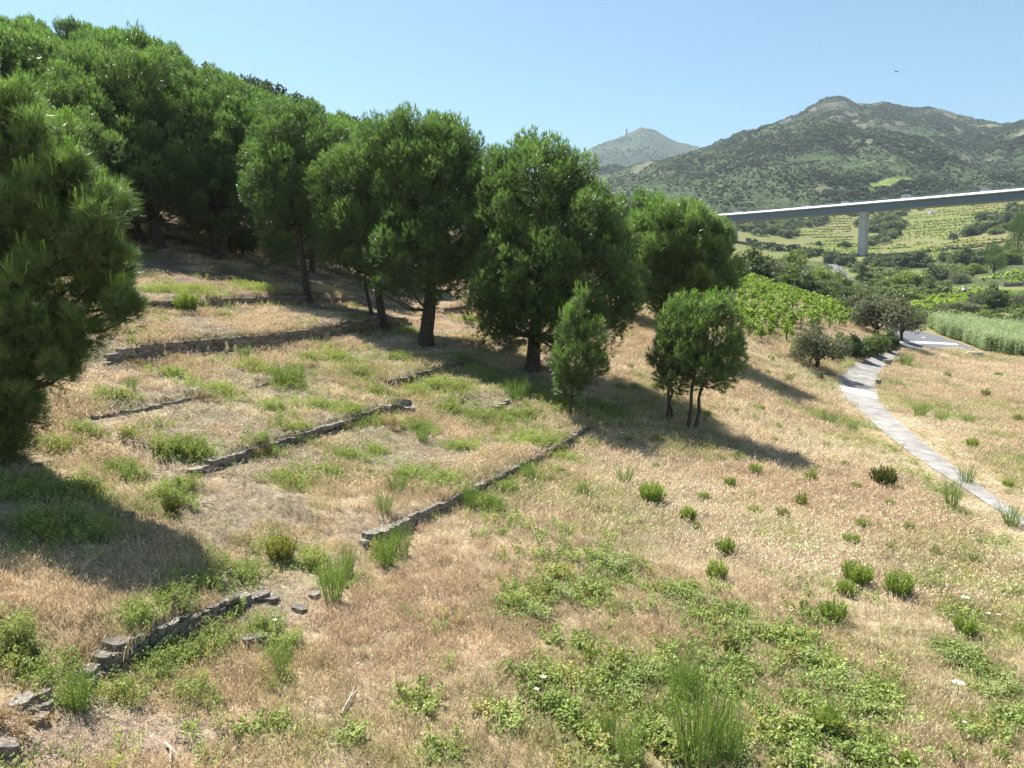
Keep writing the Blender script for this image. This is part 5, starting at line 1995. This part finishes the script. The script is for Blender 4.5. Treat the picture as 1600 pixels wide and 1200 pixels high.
for i, (x_, y_, z_, _) in enumerate(vpos):
    s = rgv.uniform(.85, 1.25)
    o = thing('grapevine', 'leafy green grapevine in the rows of the vineyard beside the lane', 'vine', (x_, y_, z_), rgv.uniform(0, 6.28), 'grapevines in the vineyard beside the lane', (s, s, s))
    link('foliage', vines[i % 5], o)
    link('trunk', vine_stem, o)
    if i % 2 == 0 or i < 40:
        link('stake', vine_stake, o)

# ------------------------------------------------------------------ farther vineyards, scrub, reeds (uncountable)
def small_bush(seed, n, ls, flat=1.0):
    rg = np.random.default_rng(seed)
    S = Soup()
    m = 7
    cc = np.stack([rg.normal(size=m) * .22, rg.normal(size=m) * .22, rg.uniform(.2, .65, m) * flat], 1)
    w = rg.integers(m, size=n)
    pos = cc[w] + rand_dirs(n, rg) * .26 * rg.uniform(.5, 1, (n, 1))
    pos[:, 2] = np.maximum(pos[:, 2], -.05)
    leaves(S, pos, norm(rand_dirs(n, rg) * .7 + np.array([0, 0, .7])), ls, (1, 1, 1), rg, .75)
    return S.mesh('small_bush', M_leaf_i)


sb = [small_bush(1100 + k, 90, .24) for k in range(4)]
sb_far = [small_bush(1110 + k, 34, .42) for k in range(4)]


def in_poly(ppx, ppy, poly):
    ins = np.zeros(np.shape(ppx), bool)
    j = len(poly) - 1
    for i in range(len(poly)):
        xi, yi = poly[i]
        xj, yj = poly[j]
        ins ^= ((yi > ppy) != (yj > ppy)) & (ppx < (xj - xi) * (ppy - yi) / (yj - yi + 1e-12) + xi)
        j = i
    return ins


def project(x, y, z):
    d = y * CP - z * SP
    return x / d * FPX + 800, 600 - (y * SP + z * CP) / d * FPX, d


def contour_points(poly, dz, spacing, t0, t1, jit=.15):
    """points on terrace lines of equal height inside a field outline"""
    poly = np.array(poly, float)
    a0 = math.atan2(poly[:, 0].min() - 800, FPX)
    a1 = math.atan2(poly[:, 0].max() - 800, FPX)
    azs = np.linspace(a0 - .01, a1 + .01, max(30, int((a1 - a0) * (t0 + t1) / 2 / spacing)))
    rr = np.linspace(t0, t1 * 1.15, 400)
    out = []
    for a_ in azs:
        x = rr * sin(a_)
        y = rr * cos(a_)
        z = H(x, y)
        zm = np.maximum.accumulate(z)
        zl = np.arange(math.ceil(zm[0] / dz) * dz, zm[-1], dz)
        r_ = np.interp(zl, zm + np.arange(len(zm)) * 1e-6, rr)
        out.append(np.stack([r_ * sin(a_), r_ * cos(a_), zl], 1))
    P = np.concatenate(out)
    ppx, ppy, d = project(P[:, 0], P[:, 1], P[:, 2])
    return P[in_poly(ppx, ppy, poly)]


FIELDS = [
    # outline, level step, plant spacing, near, far, plant size, tint, drop-out
    ([(1400, 345), (1470, 318), (1520, 306), (1600, 308), (1640, 315), (1620, 335), (1560, 336), (1470, 340)], 1.7, 1.5, 440, 640, 1.25, (0.388, 0.419, 0.116), .45),
    ([(1388, 392), (1400, 360), (1412, 348), (1470, 343), (1560, 338), (1590, 342), (1515, 368), (1440, 384)], 1.5, 1.4, 380, 560, 1.3, (0.31, 0.419, 0.101), .25),
    ([(1376, 410), (1440, 388), (1520, 372), (1590, 374), (1590, 398), (1500, 404), (1470, 408), (1440, 412)], 1.3, 1.3, 270, 470, 1.2, (0.388, 0.434, 0.116), .35),
    ([(1228, 372), (1250, 362), (1290, 355), (1330, 352), (1332, 380), (1260, 370)], 1.5, 1.3, 360, 520, 1.2, (0.341, 0.419, 0.116), .4),
    ([(1240, 392), (1262, 380), (1300, 374), (1332, 378), (1385, 388), (1360, 400), (1300, 404)], 1.2, 1.2, 320, 460, 1.2, (0.341, 0.449, 0.109), .25),
    ([(1225, 352), (1240, 343), (1262, 341), (1258, 352), (1240, 362)], 1.3, 1.2, 400, 560, 1.2, (0.31, 0.434, 0.101), .2),
    ([(1285, 345), (1330, 335), (1332, 350), (1290, 354)], 1.8, 1.6, 430, 560, 1.1, (0.372, 0.419, 0.139), .4),
    ([(1470, 466), (1520, 444), (1560, 430), (1640, 420), (1660, 446), (1560, 446), (1520, 452), (1478, 470)], .75, 1.1, 130, 260, 1.35, (0.295, 0.419, 0.078), .12),
    ([(1420, 482), (1440, 470), (1500, 462), (1535, 456), (1530, 472), (1500, 482), (1440, 494)], .55, 1.1, 95, 215, 1.3, (0.326, 0.434, 0.085), .15),
    ([(1560, 460), (1640, 455), (1640, 470), (1575, 472)], .6, 1.2, 120, 220, 1.2, (0.279, 0.388, 0.078), .2),
]
PP = []
TT = []
SS_ = []
WL = []
rg = np.random.default_rng(1200)
for (poly_, dz, sp, t0, t1, sz, tn, drop) in FIELDS:
    drop = drop * .55
    sp = sp * .8
    P = contour_points(poly_, dz, sp, t0, t1)
    m = rg.random(len(P)) > drop
    Pm = P[m].copy()
    Pm = Pm[fbm(Pm[:, 0], Pm[:, 1], 14, 83, 3) > .36]
    Pm[:, :2] += rg.normal(size=(len(Pm), 2)) * .4
    Pm[:, 2] = H(Pm[:, 0], Pm[:, 1])
    PP.append(Pm)
    TT.append(np.array(tn) * rg.uniform(.75, 1.25, (len(Pm), 1)))
    SS_.append(sz * rg.uniform(.7, 1.3, len(Pm)))
    if t0 > 250:
        w = contour_points(poly_, dz * 2, 2.2, t0, t1)
        w = w[fbm(w[:, 0], w[:, 1], 30, 77, 2) > .42]
        WL.append(w)
P = np.concatenate(PP)
TT = np.concatenate(TT)
SS_ = np.concatenate(SS_)
print('far vines', len(P))
far = np.hypot(P[:, 0], P[:, 1]) > 240
scatter('vine_rows', P, rg.uniform(0, 6.28, len(P)), SS_, np.where(far, 4 + rg.integers(4, size=len(P)), rg.integers(4, size=len(P))), TT, sb + sb_far, 'rows of green vines on the far terraced hillsides')
# their terrace walls: short stone lengths set along the contours
W = np.concatenate(WL)
S = Soup()
S.box((0, 0, .1), (2.3, .6, 1.1))
wm = S.mesh('terrace_wall_length', foliage_mat('far_schist', 0.0, .9, .1, inst=True))
az_ = np.arctan2(W[:, 0], W[:, 1])
scatter('terrace_walls', W - np.array([0, 0, .2]), -az_ + rg.normal(size=len(W)) * .08, rg.uniform(.7, 1.1, len(W)), np.zeros(len(W), int), np.array((.30, .26, .21)) * rg.uniform(.7, 1.3, (len(W), 1)), [wm], 'thin stone terrace walls across the far vineyards')

# scrub on the mountains
def mountain_scrub(V, rock, count, seed, smin, smax, tmax_s=.96):
    rg = np.random.default_rng(seed)
    ns, nx = V.shape[:2]
    lim = int(ns / 1.25 * tmax_s)
    out = []
    i = rg.integers(0, lim, count)
    j = rg.integers(0, nx - 1, count)
    fi = rg.random(count)[:, None]
    fj = rg.random(count)[:, None]
    P = (V[i, j] * (1 - fi) + V[i + 1, j] * fi) * (1 - fj) + (V[i, j + 1] * (1 - fi) + V[i + 1, j + 1] * fi) * fj
    dn = fbm(P[:, 0], P[:, 1], 110, seed + 2, 4)
    k = (rg.random(count) < sstep(.22, .52, dn)) & (rock[i, j] < .5)
    ppx, ppy, d = project(P[:, 0], P[:, 1], P[:, 2])
    k &= (ppx > 890) & (ppx < 1640)
    for pol in ([(1350, 291), (1372, 281), (1396, 276), (1424, 276), (1426, 281), (1400, 288), (1376, 293), (1356, 297)],):
        k &= ~in_poly(ppx, ppy, pol)
    P = P[k]
    dn = dn[k]
    s = (smin + (smax - smin) * rg.random(len(P)) ** 2.5) * (.7 + .8 * sstep(.5, .65, dn))
    dark = np.array((.040, .061, .028))
    mid = np.array((.056, .088, .034))
    q = rg.random((len(P), 1))
    t = dark + (mid - dark) * q
    return P, s, t


P1, s1, t1 = mountain_scrub(MV, MROCK, 110000, 31, 1.8, 5.5)
P2, s2, t2 = mountain_scrub(MV2, MROCK2, 9000, 32, 3.0, 9.0)
P = np.concatenate([P1, P2])
s = np.concatenate([s1, s2])
t = np.concatenate([t1, t2])
rg = np.random.default_rng(33)
print('scrub', len(P))
scatter('mountain_scrub', P - np.array([0, 0, .3]), rg.uniform(0, 6.28, len(P)), np.stack([s, s, s * rg.uniform(.5, .9, len(s))], 1), rg.integers(4, size=len(P)), t, sb_far, 'evergreen scrub spread over the mountain slopes')

# woods and scrub filling the lower slopes under and behind the viaduct
WOODS = [  # px, py, radius px, how many, size m
    (1190, 362, 26, 34, 6), (1215, 352, 24, 30, 6), (1232, 366, 16, 22, 5.5), (1180, 350, 24, 24, 6), (1150, 358, 20, 16, 6), (1262, 350, 22, 26, 5.5), (1280, 348, 14, 16, 5), (1240, 334, 26, 26, 6.5), (1290, 332, 30, 30, 7), (1200, 338, 26, 24, 6.5), (1160, 340, 24, 20, 7),
    (1350, 352, 16, 20, 6), (1370, 358, 18, 28, 6), (1385, 346, 18, 30, 6), (1398, 356, 12, 18, 6), (1392, 370, 12, 18, 6), (1376, 378, 12, 14, 5.5), (1402, 334, 16, 16, 6), (1420, 326, 18, 16, 6), (1345, 334, 20, 20, 6.5), (1440, 316, 20, 16, 6.5), (1380, 322, 26, 22, 7), (1480, 308, 22, 16, 7),
    (1540, 345, 12, 12, 6), (1560, 346, 10, 12, 6), (1590, 330, 14, 12, 6), (1520, 362, 10, 10, 5),
    (1190, 386, 14, 14, 4), (1212, 390, 14, 14, 4), (1240, 394, 14, 14, 4), (1262, 398, 14, 14, 4), (1284, 401, 14, 14, 4), (1305, 404, 12, 12, 4), (1172, 383, 10, 10, 4),
    (1260, 432, 40, 26, 3.2), (1220, 428, 36, 26, 3.2), (1290, 448, 36, 24, 3), (1185, 415, 30, 20, 3.2), (1340, 462, 30, 20, 2.8), (1372, 440, 30, 20, 3), (1400, 462, 30, 18, 2.5), (1430, 462, 30, 20, 2.4), (1462, 456, 24, 14, 2.4), (1400, 432, 30, 16, 3),
    (1480, 425, 26, 14, 3), (1500, 430, 24, 14, 3), (1570, 398, 30, 20, 3.5), (1540, 402, 26, 18, 3.5), (1480, 500, 40, 22, 1.6), (1520, 500, 40, 22, 1.6), (1570, 500, 36, 20, 1.8), (1460, 488, 30, 14, 1.8), (1540, 470, 30, 12, 2), (1590, 440, 10, 4, 2.5), (1360, 420, 24, 14, 3), (1340, 425, 14, 8, 2.5), (1330, 415, 14, 8, 2.5)]
PP = []
SS_ = []
TT = []
rg = np.random.default_rng(1300)
for (px, py, rp, cnt, sz) in WOODS:
    a_ = rg.uniform(0, 6.28, cnt)
    rr = rp * np.sqrt(rg.random(cnt))
    q = hit(px + rr * np.cos(a_), py + rr * np.sin(a_) * .35)
    keep = np.hypot(q[:, 0], q[:, 1]) < 700
    q = q[keep]
    PP.append(q)
    SS_.append(sz * rg.uniform(.6, 1.25, len(q)))
    c = np.array((.052, .078, .036)) if sz > 3.4 else np.array((.105, .145, .052))
    TT.append(c + (np.array((.19, .24, .085)) - c) * rg.random((len(q), 1)) ** 2)
P = np.concatenate(PP)
s = np.concatenate(SS_)
t = np.concatenate(TT)
oakb = [small_bush(1150 + k, 200, .17) for k in range(4)]
scatter('thicket', P, rg.uniform(0, 6.28, len(P)), np.stack([s, s, s * .85], 1), rg.integers(4, size=len(P)), t, oakb, 'thickets of dark scrub between the far fields')


# reeds beside the road
def reed_mesh(seed):
    rg = np.random.default_rng(seed)
    S = Soup()
    for i in range(10):
        b = np.array([rg.normal() * .2, rg.normal() * .2, -.05])
        h = rg.uniform(1.5, 2.3)
        tip = b + np.array([rg.normal() * .12, rg.normal() * .12, h])
        sd = np.array([.012, .008, 0])
        S.add([b - sd, b + sd, tip], [(0, 1, 2)], (.8, .85, .7))
        for k in np.linspace(.2, .95, 8):
            p = b + (tip - b) * k
            a_ = rg.uniform(0, 6.28)
            e = p + np.array([cos(a_) * .35, sin(a_) * .35, .12])
            m = (p + e) / 2 + np.array([0, 0, .14])
            w = np.array([-sin(a_), cos(a_), 0]) * .03
            c = np.ones(3) * rg.uniform(.8, 1.3)
            S.add([p, m - w, e, m + w], [(0, 1, 2, 3)], c)
    return S.mesh('reed', M_leaf_i)


reeds = [reed_mesh(1400 + k) for k in range(3)]
rpoly = np.array([(1450, 512), (1470, 508), (1520, 512), (1560, 520), (1620, 530), (1640, 560), (1590, 560), (1540, 550), (1500, 534), (1470, 524)], float)
rg = np.random.default_rng(1410)
ppx = rg.uniform(1440, 1640, 5200)
ppy = rg.uniform(506, 562, 5200)
m = in_poly(ppx, ppy, rpoly)
q = hit(ppx[m], ppy[m])
q = q[~in_asphalt(q[:, 0], q[:, 1])]
c = np.array((.17, .235, .10)) + (np.array((.32, .38, .22)) - np.array((.17, .235, .10))) * rg.random((len(q), 1))
scatter('reeds', q, rg.uniform(0, 6.28, len(q)), rg.uniform(.6, 1.0, len(q)), rg.integers(3, size=len(q)), c, reeds, 'tall green reed bed beside the asphalt road')

# ------------------------------------------------------------------ small built things in the valley
# round road sign seen from behind
b = on_ground(1400, 523, 66)
sg = thing('road_sign', 'round road sign seen from behind where the lane meets the road', 'sign', tuple(b))
S = Soup()
n = 20
th = np.arange(n) * 2 * pi / n
V = [(r * cos(a_), w, r * sin(a_) + 1.35) for r, w in ((.01, -.02), (.33, -.02), (.35, 0), (.33, .02), (.01, .02)) for a_ in th]
S.add(V, [(i * n + k, i * n + (k + 1) % n, (i + 1) * n + (k + 1) % n, (i + 1) * n + k) for i in range(4) for k in range(n)], 1)
link('disc', S.mesh('sign_disc', M_sign), sg)
S = Soup()
S.tube([(0, -.05, -.2), (0, -.05, 1.6)], [.04, .04], n=8)
link('post', S.mesh('sign_post', M_sign), sg)
# white pillar of the vineyard
b = on_ground(1507, 456, 170)
wp = thing('gate_pillar', 'small white pillar at the end of the low vineyard wall', 'pillar', tuple(b))
S = Soup()
S.box((0, 0, .55), (.75, .75, 1.5))
link('shaft', S.mesh('pillar_shaft', M_conc2), wp)
S = Soup()
S.box((0, 0, 1.38), (.95, .95, .16))
link('cap', S.mesh('pillar_cap', M_conc2), wp)
# low wall of the right vineyard
for (pp, hh, lab) in [([(1478, 468), (1500, 460), (1530, 455)], .8, 'low pale wall under the right vineyard, left of the dense dark tree'), ([(1568, 448), (1600, 447), (1640, 447)], 1.0, 'long pale wall under the right vineyard, running out of the picture')]:
    q = hit([p[0] for p in pp], [p[1] for p in pp])
    L = np.concatenate([[0], np.cumsum(np.hypot(*np.diff(q[:, :2], axis=0).T))])
    W = thing('vineyard_wall', lab, 'wall', tuple(q[0]), group='low vineyard walls')
    rgw = np.random.default_rng(int(hh * 100))
    s_ = 0
    while s_ < L[-1]:
        ln = rgw.uniform(.7, 1.3)
        m_ = s_ + ln / 2
        s_ += ln
        x_, y_ = np.interp(m_, L, q[:, 0]), np.interp(m_, L, q[:, 1])
        a_ = math.atan2(q[-1][1] - q[0][1], q[-1][0] - q[0][0])
        for c in range(2):
            link('stone', STONES[rgw.integers(10)], W, (x_ - q[0][0] + rgw.normal() * .04, y_ - q[0][1], float(H(x_, y_)) + hh * (.25 + .5 * c) - q[0][2]), (0, 0, a_ + rgw.normal() * .05), (ln * 1.1, .6, hh * .55))
# retaining wall of the lane under the shrubs
pp = [(1326, 556), (1345, 548), (1366, 544), (1384, 542)]
q = hit([p[0] for p in pp], [p[1] for p in pp])
L = np.concatenate([[0], np.cumsum(np.hypot(*np.diff(q[:, :2], axis=0).T))])
W = thing('roadside_wall', 'stone retaining wall beside the lane under the overhanging shrubs', 'wall', tuple(q[0]))
rgw = np.random.default_rng(77)
for c in range(3):
    s_ = 0
    while s_ < L[-1]:
        ln = rgw.uniform(.4, .8)
        m_ = s_ + ln / 2
        s_ += ln
        x_, y_ = np.interp(m_, L, q[:, 0]), np.interp(m_, L, q[:, 1])
        a_ = math.atan2(q[-1][1] - q[0][1], q[-1][0] - q[0][0])
        link('stone', STONES[rgw.integers(10)], W, (x_ - q[0][0], y_ - q[0][1], float(H(x_, y_)) + .28 * (c + .4) - q[0][2]), (0, 0, a_), (ln * 1.05, .5, .32))
# concrete culvert head at the end of the asphalt
b = on_ground(1524, 549, 70)
cu = thing('culvert', 'concrete culvert edge at the right end of the asphalt road', 'culvert', tuple(b), -.25)
S = Soup()
S.box((0, 0, .1), (1.3, .25, .4))
link('headwall', S.mesh('culvert_headwall', M_conc), cu)
S = Soup()
S.box((0, .03, .34), (1.4, .36, .08))
link('coping', S.mesh('culvert_coping', M_conc2), cu)
# lane edge stones
for (px, py, w, lab) in [(1372, 600, 10, 'white concrete block at the inner edge of the lane bend'), (1386, 568, 12, 'pale kerb slab above the concrete block at the lane bend')]:
    q_, t_ = hit1(px, py)
    o = link('kerb_block', STONES[3], None, (q_[0], q_[1], q_[2] + .12), (0, 0, .7), (w * t_ / FPX * 1.6, w * t_ / FPX * .7, .35))
    o.active_material if False else None
    tag(o, lab, 'kerb block')
# white hut on the terraces
q = hit([1454.5], [333.5])[0]
hu = thing('hut', 'tiny white hut among the terraced vines below the viaduct', 'hut', tuple(q), .3)
S = Soup()
S.box((0, 0, .9), (2.4, 2.2, 2.0))
link('wall', S.mesh('hut_wall', M_conc2), hu)
S = Soup()
S.add([(-1.4, -1.3, 1.92), (1.4, -1.3, 1.92), (1.4, 1.3, 1.92), (-1.4, 1.3, 1.92), (-1.4, 0, 2.6), (1.4, 0, 2.6)], [(0, 1, 5, 4), (2, 3, 4, 5)], 1)
S.add([(-1.4, -1.3, 1.92), (-1.4, 1.3, 1.92), (-1.4, 0, 2.6), (1.4, -1.3, 1.92), (1.4, 1.3, 1.92), (1.4, 0, 2.6)], [(1, 0, 2), (3, 4, 5)], 1)
link('roof', S.mesh('hut_roof', M_conc), hu)
# bird
S = Soup()
S.add([(-.05, .4, 0), (.05, .4, 0), (.09, 0, .03), (.04, -.45, 0), (-.04, -.45, 0), (-.09, 0, .03), (0, 0, -.09)], [(0, 1, 6), (1, 2, 6), (2, 3, 6), (3, 4, 6), (4, 5, 6), (5, 0, 6), (0, 5, 2), (0, 2, 1), (5, 4, 3), (5, 3, 2)], (.1, .1, .1))
bird = thing('bird', 'tiny dark bird gliding in the sky above the mountain', 'bird', tuple(pt(1401, 112, 150)), .4)
link('body', S.mesh('bird_body', M_tyre), bird)
S = Soup()
for sg_ in (-1, 1):
    S.add([(sg_ * .07, .15, .02), (sg_ * .4, .22, .14), (sg_ * .75, -.02, .06), (sg_ * .4, -.05, .12), (sg_ * .07, -.15, .02), (sg_ * .4, .08, .09)], [(0, 1, 5), (1, 2, 5), (2, 3, 5), (3, 4, 5), (4, 0, 5)], 1)
link('wings', S.mesh('bird_wings', M_tyre), bird)

# ------------------------------------------------------------------ haze
hz = bpy.data.materials.new('haze_air')
hz.use_nodes = True
nt = hz.node_tree
nt.nodes.clear()
out = nt.nodes.new('ShaderNodeOutputMaterial')
pv = nt.nodes.new('ShaderNodeVolumePrincipled')
pv.inputs['Color'].default_value = (.72, .84, 1.0, 1)
pv.inputs['Density'].default_value = 0.00012
pv.inputs['Anisotropy'].default_value = 0.2
nt.links.new(pv.outputs[0], out.inputs['Volume'])
S = Soup()
S.box((0, 0, 338), (13600, 13600, 704))
o = link('haze', S.mesh('haze', hz))
tag(o, 'thin blue summer haze over the valley', kind='stuff')
